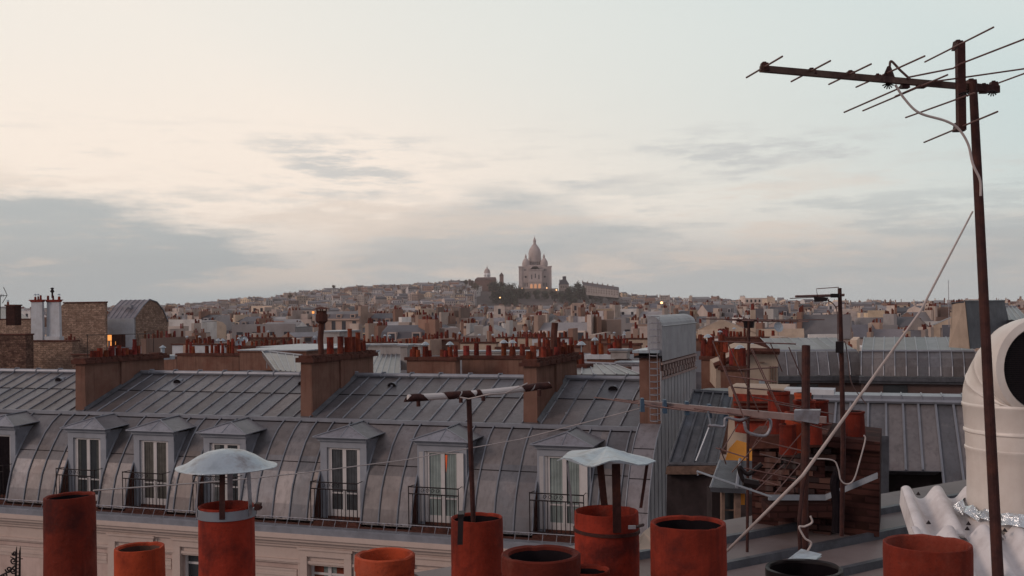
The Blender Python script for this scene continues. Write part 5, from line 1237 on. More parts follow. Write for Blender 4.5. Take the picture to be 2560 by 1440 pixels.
# ================= the city
WALLS=[((.36,.30,.265),'pale beige'),((.30,.245,.22),'greyish pink'),((.42,.33,.255),'cream'),((.44,.42,.40),'off white'),((.24,.175,.145),'tan'),((.20,.13,.105),'brown'),((.31,.29,.29),'grey'),((.48,.37,.26),'warm yellow')]
WW=[5,6,4,3,4,2,4,1]
ROOFS=[((.17,.155,.165),'grey zinc roof'),((.125,.12,.135),'dark slate roof'),((.24,.225,.23),'light zinc roof'),((.19,.10,.075),'brown tiled roof'),((.10,.085,.09),'dark flat roof')]
RW=[8,5,3,1.5,2]
CM=[cwall,croof,cpot,cdark,lit,litw]
class Gen:
    """geometry of one city block, kept in separate builders for its parts"""
    def __init__(s): s.wall=MB(); s.roof=MB(); s.win=[]; s.st=[]
def city_block(px,d,w_,dp,zt,yaw,style,wc,rc,rh,lod,zbot=None,chim=True,r=rng,litp=.012,wins=True):
    u,_=uv(px,780); fr=Fr(u*d,d,0,math.cos(yaw),math.sin(yaw)); T_=lambda a,b,c:fr(a-w_/2,b,c)
    zg=ground(u*d,d)-6 if zbot is None else zbot; g=Gen(); g.base=T_(w_/2,dp/2,max(zg,zt-14)); zw=zt-rh
    g.wall.box(0,w_,0,dp,max(zg,zw-16),zw,0,wc,T=T_)
    if style=='mansard':
        i1=min(1.2,dp*.15); zm=zw+rh*.62
        lo=[T_(0,0,zw),T_(w_,0,zw),T_(w_,dp,zw),T_(0,dp,zw)]; hi=[T_(.02,i1,zm),T_(w_-.02,i1,zm),T_(w_-.02,dp-i1,zm),T_(.02,dp-i1,zm)]
        g.roof.poly([lo[0],lo[1],hi[1],hi[0]],1,rc); g.roof.poly([lo[2],lo[3],hi[3],hi[2]],1,rc)
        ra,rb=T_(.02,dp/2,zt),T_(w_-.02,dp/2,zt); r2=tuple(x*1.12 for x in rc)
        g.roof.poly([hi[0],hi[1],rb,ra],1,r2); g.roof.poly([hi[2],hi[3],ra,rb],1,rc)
        g.wall.poly([lo[1],lo[2],hi[2],rb,hi[1]],0,wc); g.wall.poly([lo[0],hi[0],ra,hi[3],lo[3]],0,wc)
        if lod<2 and wins:
            n=max(1,int(w_/2.6))
            for k in range(n):
                s=(k+.5)*w_/n; g.roof.box(s-.55,s+.55,.1,i1+.4,zw+.15,zw+min(1.7,rh*.6),0,tuple(x*1.1 for x in wc),T=T_); g.win.append([[T_(s-.38,.07,zw+.25),T_(s+.38,.07,zw+.25),T_(s+.38,.07,zw+min(1.5,rh*.52)),T_(s-.38,.07,zw+min(1.5,rh*.52))]])
        if lod<2: g.roof.box(-.1,w_+.1,-.3,0,zw-.35,zw,0,tuple(x*.95 for x in wc),T=T_)
    elif style=='gable':
        ra,rb=T_(0,dp/2,zt),T_(w_,dp/2,zt)
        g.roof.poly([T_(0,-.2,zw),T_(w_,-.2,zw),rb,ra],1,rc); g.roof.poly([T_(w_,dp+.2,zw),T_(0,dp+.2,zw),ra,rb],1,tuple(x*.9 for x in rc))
        g.wall.poly([T_(w_,0,zw),T_(w_,dp,zw),rb],0,wc); g.wall.poly([T_(0,0,zw),ra,T_(0,dp,zw)],0,wc)
    elif style=='side':   # gable end to the viewer
        ra,rb=T_(w_/2,0,zt),T_(w_/2,dp,zt)
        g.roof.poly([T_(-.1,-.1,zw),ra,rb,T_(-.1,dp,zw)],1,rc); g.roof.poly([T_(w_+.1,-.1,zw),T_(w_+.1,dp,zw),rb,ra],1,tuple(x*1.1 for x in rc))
        g.wall.poly([T_(0,0,zw),T_(w_,0,zw),T_(w_/2,0,zt)],0,wc)
    else:
        g.wall.box(.02,w_-.02,.02,.3,zw,zw+.6,0,wc,T=T_); g.roof.box(.3,w_-.02,.3,dp-.02,zw-.02,zw+.12,1,rc,T=T_)
        if rh>1: g.roof.box(w_*.3,w_*.62,dp*.3,dp*.7,zw+.12,zt,0,tuple(x*1.05 for x in wc),T=T_)
    # chimney walls with pots
    if chim:
        for e in ((0,1) if w_>7 else (r.randint(0,1),)):
            if r.random()<.22: continue
            x0=.0 if e==0 else w_-.55; L0,L1=dp*.08,dp*r.uniform(.45,.9); zt2=zt+r.uniform(.2,1.3)
            c=MB(); k_=r.choice((wc,wc,(.38,.27,.215),(.44,.36,.31),(.27,.16,.12))); c.box(x0-.01,x0+.56,L0,L1,zw-1,zt2,0,k_,T=T_)
            c2=None; 
            pots=[]
            if r.random()<.85:
                n=int((L1-L0)/(.45 if lod<1 else .6 if lod<2 else 1.0)); 
                for k in range(n):
                    if r.random()<.35: continue
                    p=MB(); q=T_(x0+.28+r.uniform(-.12,.12),lerp(L0+.2,L1-.2,(k+.5)/max(n,1)),zt2); hh=r.uniform(.35,.85); rr=r.uniform(.10,.15); col=potcol()
                    if lod<1: p.lathe(q,[(rr,0),(rr*.8,hh),(.01,hh*.98)],6,2,col)
                    else: p.taper(q.x-rr,q.x+rr,q.y-rr,q.y+rr,q.z-.02,q.z+hh,rr*.15,rr*.15,2,col)
                    pots.append(p)
            g.st.append((c,pots))
    # windows on the front and on one side
    if wins:
        rows=4 if lod<2 else 3; hgt=2.9; n=max(1,int(w_/(2.2 if lod<2 else 2.6)))
        if r.random()<.9:
            for row in range(rows):
                z0=zw-hgt*(row+1)+.6; 
                for k in range(n):
                    if r.random()<.12: continue
                    s=(k+.5)*w_/n; ww=.45 if lod<2 else .62; g.win.append([[T_(s-ww,-.04,z0),T_(s+ww,-.04,z0),T_(s+ww,-.04,z0+1.8),T_(s-ww,-.04,z0+1.8)]])
            for row in range(rows):
                if lod==2 and r.random()<.6: z0=zw-hgt*(row+1)+.6; g.win.append([[T_(w_+.04,dp*.3,z0),T_(w_+.04,dp*.45,z0),T_(w_+.04,dp*.45,z0+1.8),T_(w_+.04,dp*.3,z0+1.8)]])
                if lod<2 and row<2: g.wall.box(0,w_,-.22,0,z0-.55,z0-.4,0,tuple(x*1.05 for x in wc),T=T_)
    g.w=w_
    return g
def merge(dst,src):
    b=len(dst.v); dst.v+=src.v; dst.f+=[tuple(b+i for i in f) for f in src.f]; dst.m+=src.m; dst.c+=src.c
def flat(g,dst,r,litp=.012):
    merge(dst,g.wall); merge(dst,g.roof)
    for q, in g.win:
        dst.poly(q,4 if r.random()<litp else 3,(1,1,1))
    for c,ps in g.st:
        merge(dst,c)
        for p in ps: merge(dst,p)
ZONES=[(-999,150,'at the far left'),(150,420,'behind the rubble gable'),(420,600,'left of the skylight roof'),(600,760,'behind the skylight roof'),(760,900,'behind the cowled flue pipe'),(900,1040,'behind the white parapet'),(1040,1180,'left below the old church'),(1180,1300,'below the domed water tower'),(1300,1400,'below the white basilica'),(1400,1550,'below the basilica trees'),(1550,1680,'left of the metal clad fin'),(1680,1850,'behind the metal clad fin'),(1850,1980,'behind the slim aerial mast'),(1980,2130,'behind the thick mast'),(2130,2300,'right of the brown trees'),(2300,9999,'near the tapering firewall')]
def zone(px):
    for a,b_,t in ZONES:
        if a<=px<b_: return t
def band(d): return 'nearest rooftops' if d<115 else 'mid rooftops' if d<260 else 'far rooftops' if d<600 else 'hill foot' if d<1000 else 'hillside'
ORD=['leftmost','second from left','third from left','fourth from left','fifth from left','sixth from left','seventh from left','eighth from left','ninth from left','tenth from left','eleventh from left','twelfth from left']
blocks=[]
def addb(px,d,w_,dp,zt,yaw=None,style=None,wc=None,rc=None,rh=None,chim=True,zbot=None,label=None,wins=True,cat='building',name=None,must=False):
    yaw=-.343+rng.choice((0,0,.0,.15,-.12,.5,.9))*rng.uniform(.6,1.1) if yaw is None else yaw
    style=style or rng.choices(['mansard','gable','flat','side'],[6,2,2,1.2])[0]
    wi=rng.choices(range(len(WALLS)),WW)[0] if wc is None else wc; ri=rng.choices(range(len(ROOFS)),RW)[0] if rc is None else rc
    if style=='flat' and rc is None: ri=4
    rh=rh if rh is not None else (rng.uniform(3.2,4.6) if style=='mansard' else rng.uniform(1.5,3) if style!='flat' else rng.choice((.6,.6,2.6)))
    k=rng.uniform(.75,1.6)*(1.25 if d>400 else 1.12); c=tuple(x*k for x in WALLS[wi][0]); k=rng.uniform(.55,1.35); rcol=tuple(x*k for x in ROOFS[ri][0])
    lod=0 if d<200 else 1 if d<480 else 2
    blocks.append(dict(px=px,d=d,w=w_,dp=dp,zt=zt,yaw=yaw,style=style,wc=c,rc=rcol,rh=rh,lod=lod,chim=chim,zbot=zbot,wn=WALLS[wi][1],rn=ROOFS[ri][1],label=label,wins=wins,cat=cat,name=name,must=must,score=(1e6 if must else w_*min(zt,1e3)*0+w_/d)))
def addpx(px0,px1,ytop,d,dp=9,**k):
    w_=(px1-px0)/F0*d/(1.0); addb((px0+px1)/2,d,w_,dp,at((px0+px1)/2,ytop,d).z,must=True,**k)
# near filler roofs, so that the stacks stand on something
for d,yt in ((56,925),(72,902),(92,888),(112,872)):
    px=-120
    while px<2650:
        w_=rng.uniform(7,13); wp=w_/d*F0
        if d<100 and px<420: px+=30; continue
        y=yt+rng.uniform(-4,8)
        c_=px+wp/2
        if 1850<c_ and d<90: px+=wp*1.02; continue
        addb(c_,d,w_,d*.10+4,at(c_,y,d).z,yaw=-.343 if d<80 else -.343+rng.choice((0,.1)),style=rng.choice(('gable','flat','mansard')),rc=rng.choice((0,0,2,4)),chim=d>80 and rng.random()<.5); px+=wp*1.04
# particular blocks seen in the picture
addpx(576,740,812,150,8,style='flat',wc=6,rc=1,rh=.5,yaw=-.12,label='long grey building with a band of dark square windows under a white roof',chim=False)
addpx(640,735,806,158,7,style='gable',wc=3,rc=2,rh=1.2,yaw=-.2,label='broad white sheet roof above the long grey building',chim=False)
addpx(420,505,800,210,8,style='flat',wc=3,rc=2,rh=.5,yaw=-.1,label='low whitish wall right of the rubble gable',chim=False,wins=False)
addpx(1000,1062,795,230,8,style='flat',wc=4,rh=.5,yaw=-.05,label='tan blank party wall with notched top behind the paired tan walls, left',chim=False,wins=False)
addpx(940,1000,798,238,8,style='flat',wc=0,rh=.5,yaw=-.05,label='pale blank party wall behind the long white parapet',chim=False,wins=False)
addpx(1165,1236,824,190,7,style='flat',wc=2,rh=.5,yaw=0,label='cream blank wall tower standing above the paired tan walls',chim=False,wins=False)
addpx(1235,1262,764,360,8,style='flat',wc=0,rh=.6,yaw=0,label='pale block below the trees left of the basilica',chim=False)
addpx(1314,1375,783,330,9,style='flat',wc=5,rc=2,rh=.5,yaw=.1,label='brownish block with a white side under the basilica',chim=False)
addpx(1430,1464,756,420,9,style='flat',wc=4,rh=.8,yaw=0,label='tall narrow tan tower block below the trees right of the basilica')
addpx(1482,1546,773,380,12,style='flat',wc=7,rh=.5,yaw=-.05,label='broad warm yellow block with rows of windows, right of the narrow tan tower',chim=False)
addpx(1546,1592,772,382,12,style='flat',wc=3,rc=2,rh=.6,yaw=-.05,label='white block attached right of the warm yellow block',chim=True)
addpx(1592,1660,786,300,12,style='flat',wc=6,rc=1,rh=.5,yaw=.0,label='long grey flat block just left of the metal clad fin',chim=False,wins=False)
addpx(1580,1640,812,160,7,style='flat',wc=4,rh=.5,yaw=-.1,label='tan block with a dark chimney behind the ladder hoops',wins=False)
addpx(1745,2010,825,128,6,style='flat',wc=2,rc=1,rh=.5,yaw=0,label='long cream parapet building behind the pot filled brick wall',chim=False,wins=False)
addpx(1748,1815,852,112,6,style='flat',wc=3,rc=2,rh=.4,yaw=0,label='white wall right of the metal clad fin, above tall red pots',chim=False,wins=False)
addpx(1918,1938,745,700,14,style='flat',wc=2,rh=.5,yaw=0,label='slim tan tower breaking the skyline left of the leaning aerial',chim=False,wins=False)
addpx(1862,1936,744,720,14,style='flat',wc=0,rc=0,rh=.8,yaw=.1,label='wide pale apartment block with rooftop clutter on the skyline',chim=True)
addpx(1730,1778,742,760,14,style='mansard',wc=3,rc=2,rh=4,yaw=.0,label='white block with rooftop storeys on the skyline behind the metal clad fin')
addpx(2170,2212,778,260,8,style='flat',wc=7,rh=.4,yaw=0,label='warm tan gable wall right of the brown trees',chim=False,wins=False)
addpx(2210,2352,806,240,8,style='flat',wc=3,rc=0,rh=.4,yaw=0,label='long low white building with an orange lit window near the tapering firewall',chim=False)
addpx(2240,2375,768,420,12,style='mansard',wc=0,rc=1,rh=4,yaw=0,label='long dark roofed apartment row on the skyline near the tapering firewall')
addpx(1955,2010,862,75,4,style='flat',wc=3,rc=2,rh=.5,yaw=0,label='cluttered white rooftop enclosure behind the thick mast')
addpx(2020,2100,838,110,4,style='flat',wc=3,rc=2,rh=.5,yaw=.05,label='white walled roof terrace below the brown trees',wins=False)
addpx(628,680,765,520,12,style='flat',wc=2,rh=.5,yaw=0,label='pale block with orange lit windows on the lower hillside left',chim=False)
addpx(770,1070,800,500,12,style='mansard',wc=2,rc=0,rh=4,yaw=-.03,label='very long low cream row at the foot of the hill') if False else None
addpx(40,76,778,420,9,style='flat',wc=3,rh=.5,yaw=0,label='pale far block left of the white twin stacks')
# generic middle rows
d=128
while d<900:
    px=-140
    while px<2700:
        w_=rng.uniform(4,10)*(1+.35*(d>400)); wp=w_/d*F0
        c_=px+wp/2
        zt=rng.uniform(19.6,24.8)+ (rng.uniform(0,2.2) if rng.random()<.3 else 0)+ (.9 if d>260 else 0)
        zt=min(zt,H-.35-.0)
        if d>500: zt=rng.uniform(22,27.8)
        if d<200 and c_<420: zt=rng.uniform(19.5,23.5)
        tree_gap = 1960<c_<2150 and 200<d<420
        if not tree_gap and rng.random()>.06: addb(c_,d,w_,min(11,5+d*.01),zt,rh=rng.uniform(1.2,3.2),style=rng.choices(['mansard','gable','flat','side'],[4,2,4,1.2])[0])
        px+=wp*rng.uniform(.98,1.12)
    d*=1.095 if d<500 else 1.075
# hillside
d=900
while d<CREST+10:
    px=-60
    while px<2640:
        w_=rng.uniform(8,19); wp=w_/d*F0; c_=px+wp/2
        g_=ground((c_-CX)/F0*d,d); flatpart=c_<330 or c_>2050
        if flatpart and rng.random()<.35 and d<CREST-100: px+=wp; continue
        if 1190<c_<1560 and d>1400: px+=10; continue
        zt=g_+rng.uniform(7,17)+(rng.uniform(0,6) if rng.random()<.2 else 0)
        if d>CREST-80: zt=min(zt,g_+16)
        addb(c_,d,w_,rng.uniform(9,13),zt,yaw=rng.uniform(-.9,.9)*.7,chim=rng.random()<.6); px+=wp*rng.uniform(.9,1.15)
    d+=27
blocks=[b for b in blocks if b]
for b in blocks: b['score']=b['w']/b['d'] if not b['must'] else 9
order=sorted(blocks,key=lambda b:-b['score'])
ind=order[:285]; rest=order[285:]
# labels
keyc={}
for b in ind:
    if not b['label']:
        k=(b['wn'],b['rn'],zone(b['px']),band(b['d'])); keyc.setdefault(k,[]).append(b)
for k,L_ in keyc.items():
    L_.sort(key=lambda b:b['px'])
    for i,b in enumerate(L_):
        b['label']=f"{k[0]} block, {k[1].replace(' roof','')}-roofed, {k[3]} {k[2]}"+(f", {ORD[min(i,11)]}" if len(L_)>1 else '')
cr=random.Random(5)
def build_block(b,mode,dst=None):
    g=city_block(b['px'],b['d'],b['w'],b['dp'],b['zt'],b['yaw'],b['style'],b['wc'],b['rc'],b['rh'],b['lod'],b['zbot'],b['chim'],cr,wins=b['wins'])
    if mode=='stuff': flat(g,dst,cr,.006); return
    nm={'mansard':'mansard_building','gable':'gabled_building','flat':'flat_roofed_building','side':'gabled_building'}[b['style']]
    grp='city buildings among the '+band(b['d']) if b['d']<900 else 'houses covering the hill'
    if b['d']>420:
        mb=MB(); flat(g,mb,cr,.02); o=mb.build(nm,CM,base=g.base); tag(o,b['label'],b['cat'],grp); return
    t=thing(nm,g.base,b['label'],b['cat'],grp)
    g.wall.build('wall',CM,t); 
    if g.roof.v: g.roof.build('roof',CM,t)
    if b['d']<135 and len(g.win)<60:
        for q, in g.win: m_=MB(); m_.poly(q,4 if cr.random()<.01 else 3); m_.build('window',CM,t)
    elif g.win:
        m_=MB()
        for q, in g.win: m_.poly(q,4 if cr.random()<.02 else 3)
        o=m_.build('windows',CM,t); o['kind']='stuff'
    for c,ps in g.st:
        s_=c.build('chimney_stack',CM,t)
        if b['d']<240:
            for p in ps: p.build('chimney_pot',CM,s_)
        elif ps:
            m_=MB()
            for p in ps: merge(m_,p)
            o=m_.build('chimney_pots',CM,s_); o['kind']='stuff'
for b in ind: build_block(b,'ind')
sm=MB()
for b in rest: build_block(b,'stuff',sm)
o=sm.build('distant_houses',CM,base=(0,1200,20)); tag(o,'mass of small pale houses covering the far plain and the hill',None,None,'stuff'); o['category']='houses'
# orange lamps in the streets
def lamp(px,y,d,r,label):
    c=at(px,y,d); t=thing('street_lamp',c-Vector((0,0,4)),label,'street lamp','glowing lamps on the hill')
    mb=MB(); mb.lathe(c-Vector((0,0,r)),[(.01,0),(r*.8,r*.5),(r,r),(r*.7,r*1.6),(.01,r*2)],8); mb.build('lamp_head',[litw],t)
    mb=MB(); mb.tube([c-Vector((0,0,4)),c-Vector((0,0,r*.8))],.1,5); mb.build('post',[iron],t)
for px,y,d,r,l in ((1305,721,1700,.9,'small glowing lamp at the left foot of the basilica'),(1367,720,1700,.9,'small glowing lamp at the right foot of the basilica'),(1391,725,1690,1.2,'bright orange lamp right of the basilica steps'),(1250,744,1400,.9,'lamp in the trees left below the basilica'),(1376,772,900,.55,'tiny lamp in the streets below the basilica'),(1654,757,700,.9,'yellow lamp behind the metal clad fin'),(1638,819,158,.18,'left bright lamp beside the ladder hoops'),(1646,818,158,.22,'middle bright lamp beside the ladder hoops'),(1654,821,158,.24,'right bright lamp beside the ladder hoops'),(1780,815,190,.18,'tiny lamp right of the metal clad fin'),(2296,794,300,.35,'orange lamp before the long low white building'),(1500,808,370,.5,'left orange lamp under the warm yellow block'),(1515,808,370,.5,'right orange lamp under the warm yellow block')):
    lamp(px,y,d,r,l)
# ================= landmarks on the hill
def dome(mb,c,r,h,n=24,seg=14,pw=1.0,mi=0,col=(1,1,1),z0=0):
    prof=[]
    for k in range(seg+1):
        t=k/seg; prof.append((max(.02,r*math.cos(t*math.pi/2)**.72*(1-.10*t)),z0+h*math.sin(t*math.pi/2)**1.12 if False else z0+h*t))
    mb.lathe(c,prof,n,mi,col,top=True)
def basilica():
    d=1725; c0=at(1338.5,722,d); k=d/F0   # metres per pixel
    t=thing('domed_basilica',c0,'white stone basilica with a tall egg shaped dome and small side domes crowning the hill','church')
    X=lambda x,y,z:c0+Vector((x*k,y*k,z*k))   # pixel units, y to the back
    def bx(mb,x0,x1,y0,y1,z0,z1,mi=0,col=(1,1,1)): mb.box(c0.x+x0*k,c0.x+x1*k,c0.y+y0*k,c0.y+y1*k,c0.z+z0*k,c0.z+z1*k,mi,col)
    m=[basil,cdark,litw]
    mb=MB()
    bx(mb,-40,40,6,60,-14,54); bx(mb,-41,-33,4,12,0,56); bx(mb,33,41,4,12,0,56); bx(mb,-42,-32,3,13,54,57); bx(mb,32,42,3,13,54,57)
    bx(mb,-41,41,5,7,33,34.5); bx(mb,-41,41,5,7,17,18)
    bx(mb,-17,17,-6,8,0,46); bx(mb,-18,18,-7,8,46,48.5); bx(mb,-13,13,-6,8,48.5,56); mb.poly([X(-14,-6,48),X(14,-6,48),X(0,-6,60)]); mb.poly([X(-14,-6,48),X(0,-6,60),X(0,20,60),X(-14,20,48)]); mb.poly([X(14,-6,48),X(14,20,48),X(0,20,60),X(0,-6,60)])
    bx(mb,-26,26,8,60,54,60)
    bx(mb,-16,16,-14,-5,0,16.5); bx(mb,-17,17,-15,-5,16.5,18.5)
    mb.build('body',m,t)
    mb=MB()
    for x in (-10,0,10):
        pts=[X(x-3.2,-15.1,1),X(x+3.2,-15.1,1),X(x+3.2,-15.1,9)]+[X(x+3.2*math.cos(a),-15.1,9+3.2*math.sin(a)) for a in (.5,1.05,1.57,2.1,2.65)]+[X(x-3.2,-15.1,9)]
        mb.poly(pts,0)
    mb.build('lit_porch_arch',[mat('porch_glow',(.7,.4,.25),.8,emit=((1,.42,.16),.32))],t)
    for x in (-24,24):
        mb=MB(); mb.poly([X(x+2.6*math.cos(a),4.8,30+2.6*math.sin(a)) for a in [q*.524 for q in range(12)]]); mb.build('rose_window',[cdark],t)
    mb=MB()
    for x in (-9,0,9): bx(mb,x-1.3,x+1.3,-6.3,-5.9,24+(3 if x==0 else 0),35+(3 if x==0 else 0))
    for x in (-28,-24,-20,20,24,28): bx(mb,x-.8,x+.8,5.7,5.95,6,15)
    for x in (-27,-23.5,23.5,27): bx(mb,x-.9,x+.9,5.7,5.95,45,50)
    mb.build('window_openings',[cdark],t)
    # side domes
    for sx,sy,s in ((-23,16,1),(23,16,1),(-23,52,1),(23,52,1)):
        mb=MB(); C_=X(sx,sy,54)
        mb.lathe(C_,[(8.6*k,0),(8.6*k,5*k),(9.2*k,5*k),(9.2*k,6*k)],20)
        prof=[(9.0,6),(9.3,10),(8.6,14),(6.9,18),(4.4,21.5),(2.5,23.4),(2.2,23.6),(2.2,27),(2.7,27.2),(1.8,30),(.7,33),(.15,35)]
        mb.lathe(C_,[(a*k,b*k) for a,b in prof],20); dd_=mb.build('side_dome',[basil],t,smooth=True)
    # main dome
    mb=MB(); C_=X(0,34,56)
    mb.lathe(C_,[(a*k,b*k) for a,b in ((18,-2),(18,3),(16.8,3.2),(15.2,3.3),(15.2,14),(17,14.2),(17,17),(16.2,17.2),(16.2,20),(16.8,20.2),(16.8,22),(15.8,22.3),(15.8,25),(16.3,25.2),(16.3,26.5))],32); mb.build('drum',[basil],t)
    mb=MB()
    for q in range(20):
        a=2*math.pi*q/20; c=C_+Vector((math.cos(a)*16.6*k,math.sin(a)*16.6*k,3*k)); mb.tube([c,c+Vector((0,0,11.2*k))],.75*k,5)
    mb.build('colonnade',[basil],t)
    mb=MB()
    for q in range(20):
        a=2*math.pi*(q+.5)/20; c=C_+Vector((math.cos(a)*15.25*k,math.sin(a)*15.25*k,0)); tg=Vector((-math.sin(a),math.cos(a),0))*1.5*k
        mb.poly([c-tg+Vector((0,0,4.2*k)),c+tg+Vector((0,0,4.2*k)),c+tg+Vector((0,0,11*k)),c+Vector((0,0,13*k)),c-tg+Vector((0,0,11*k))])
    mb.build('drum_openings',[cdark],t)
    mb=MB(); prof=[(15.6,26.5),(16.0,31),(15.6,36),(14.2,42),(11.3,48),(7.9,53),(5.6,56),(4.9,57.2),(4.6,57.5)]
    mb.lathe(C_,[(a*k,b*k) for a,b in prof],32,wob=.0); mb.build('main_dome',[basil],t,smooth=True)
    mb=MB(); mb.lathe(C_,[(a*k,b*k) for a,b in ((4.9,57.2),(4.9,58),(3.4,58.2),(3.4,64.5),(4.4,64.8),(3.8,67),(2.6,70),(1.2,74),(.35,76),(.3,79),(.05,80))],14); mb.build('lantern',[basil],t)
    # terrace walls below
    mb=MB(); bx(mb,-52,55,-30,6,-16,0); bx(mb,-60,60,-46,-30,-26,-8); mb.build('terrace',[cwall2:=mat('terrace_stone',(.15,.125,.11),.9,0,.3,.1)],t)
basilica()
def simple(px,y0,y1,d,name,label,cat): pass
# water tower
d=1740; k=d/F0; c=at(1218,697,d); t=thing('domed_water_tower',c,'slim white round water tower with a small dome left of the basilica','tower')
mb=MB(); mb.lathe(c,[(8*k,-6*k),(8*k,12*k),(8.6*k,12.2*k),(8.6*k,14*k),(7.6*k,14.2*k)],18); mb.build('shaft',[cwall],t)
mb=MB(); mb.lathe(c,[(a*k,b*k) for a,b in ((7.6,14),(7.6,17),(6.6,21),(4.4,24.5),(2,26.4),(1.4,26.6),(1.3,29),(.3,31),(.15,38))],18); mb.build('dome',[basil],t,smooth=True)
mb=MB()
for q in range(12):
    a=2*math.pi*q/12; p=c+Vector((math.cos(a)*8.05*k,math.sin(a)*8.05*k,5*k)); tg=Vector((-math.sin(a),math.cos(a),0))*.9*k; mb.poly([p-tg,p+tg,p+tg+Vector((0,0,5*k)),p-tg+Vector((0,0,5*k))])
mb.build('openings',[cdark],t)
# dark church nave and little pyramid tower
c=at(1215,700,1730); t=thing('old_church',c,'dark roofed old church with a little pointed belfry left of the basilica','church')
mb=MB(); mb.box(c.x-28*k,c.x+26*k,c.y,c.y+14*k,c.z-40*k,c.z+1*k,0,(.20,.12,.10)); mb.poly([c+Vector((-28*k,-1,1*k)),c+Vector((26*k,-1,1*k)),c+Vector((24*k,7*k,7*k)),c+Vector((-22*k,7*k,7*k))],1,(.12,.07,.065)); mb.poly([c+Vector((26*k,-1,1*k)),c+Vector((26*k,14*k,1*k)),c+Vector((24*k,7*k,7*k))],1,(.12,.07,.065)); mb.build('nave',[cwall,croof],t)
c=at(1254,702,1725); mb=MB(); mb.box(c.x-5*k,c.x+5*k,c.y,c.y+10*k,c.z-40*k,c.z+13*k,0,(.22,.14,.12)); mb.taper(c.x-6*k,c.x+6*k,c.y-1*k,c.y+11*k,c.z+13*k,c.z+21*k,5.8*k,5.8*k,1,(.10,.06,.055)); mb.build('belfry',[cwall,croof],t)
# dark mansard villa and the long block
c=at(1410,722,1720); t=thing('dark_roofed_villa',c,'small villa with a steep dark roof and tall chimneys right of the basilica','house')
mb=MB(); mb.box(c.x-12*k,c.x+12*k,c.y,c.y+14*k,c.z-8*k,c.z+11*k,0,(.30,.25,.23)); mb.build('wall',[cwall],t)
mb=MB(); mb.taper(c.x-13*k,c.x+13*k,c.y-k,c.y+15*k,c.z+11*k,c.z+23*k,7*k,6*k,1,(.06,.06,.075)); mb.box(c.x-3*k,c.x+6*k,c.y+4*k,c.y+9*k,c.z+20*k,c.z+31*k,1,(.07,.065,.08)); mb.box(c.x-11*k,c.x-8*k,c.y+4*k,c.y+9*k,c.z+14*k,c.z+23*k,1,(.07,.065,.08)); mb.build('roof',[cwall,croof],t)
mb=MB()
for x in (-7,-1,5): mb.box(c.x+(x-1)*k,c.x+(x+1)*k,c.y-.3,c.y-.05,c.z+2*k,c.z+7*k)
mb.build('windows',[cdark],t)
a_,b_=at(1457,725,1640),at(1546,733,1560); t=thing('long_mansard_row',(a_+b_)/2,'long stately row with a dark mansard roof and many chimneys right of the basilica','building')
L_=(b_-a_); n=14; up_=Vector((0,0,1)); bk=Vector((2,9,0)); mb=MB(); rf=MB(); wn=MB()
h1=[14,11]; 
for i in range(n):
    p,q=lerp(a_,b_,i/n),lerp(a_,b_,(i+1)/n); t0,t1=i/n,(i+1)/n; hp,hq=lerp(7.5,4,t0),lerp(7.5,4,t1)
    mb.hexa([p-up_*7,q-up_*7,q-up_*7+bk,p-up_*7+bk,p+up_*hp,q+up_*hq,q+up_*hq+bk,p+up_*hp+bk],0,(.33,.29,.275))
    rf.hexa([p+up_*hp,q+up_*hq,q+up_*hq+bk,p+up_*hp+bk,p+up_*(hp+5)+bk*.3,q+up_*(hq+5)+bk*.3,q+up_*(hq+5)+bk*.7,p+up_*(hp+5)+bk*.7],1,(.10,.095,.11))
    for zz_ in (-4,-.6,2.8): m1=lerp(p,q,.35)+up_*(zz_+hp*.2); m2=lerp(p,q,.65)+up_*(zz_+hp*.2); o_=Vector((0,-.2,0)); wn.poly([m1+o_,m2+o_,m2+o_+up_*1.9,m1+o_+up_*1.9])
    if i%2==0: rf.box(p.x-.4,p.x+.9,p.y+2,p.y+6,p.z+hp+2,p.z+hp+7,0,(.18,.11,.10))
mb.build('wall',[cwall,croof],t); rf.build('roof',[cwall,croof],t); wn.build('windows',[cdark],t)
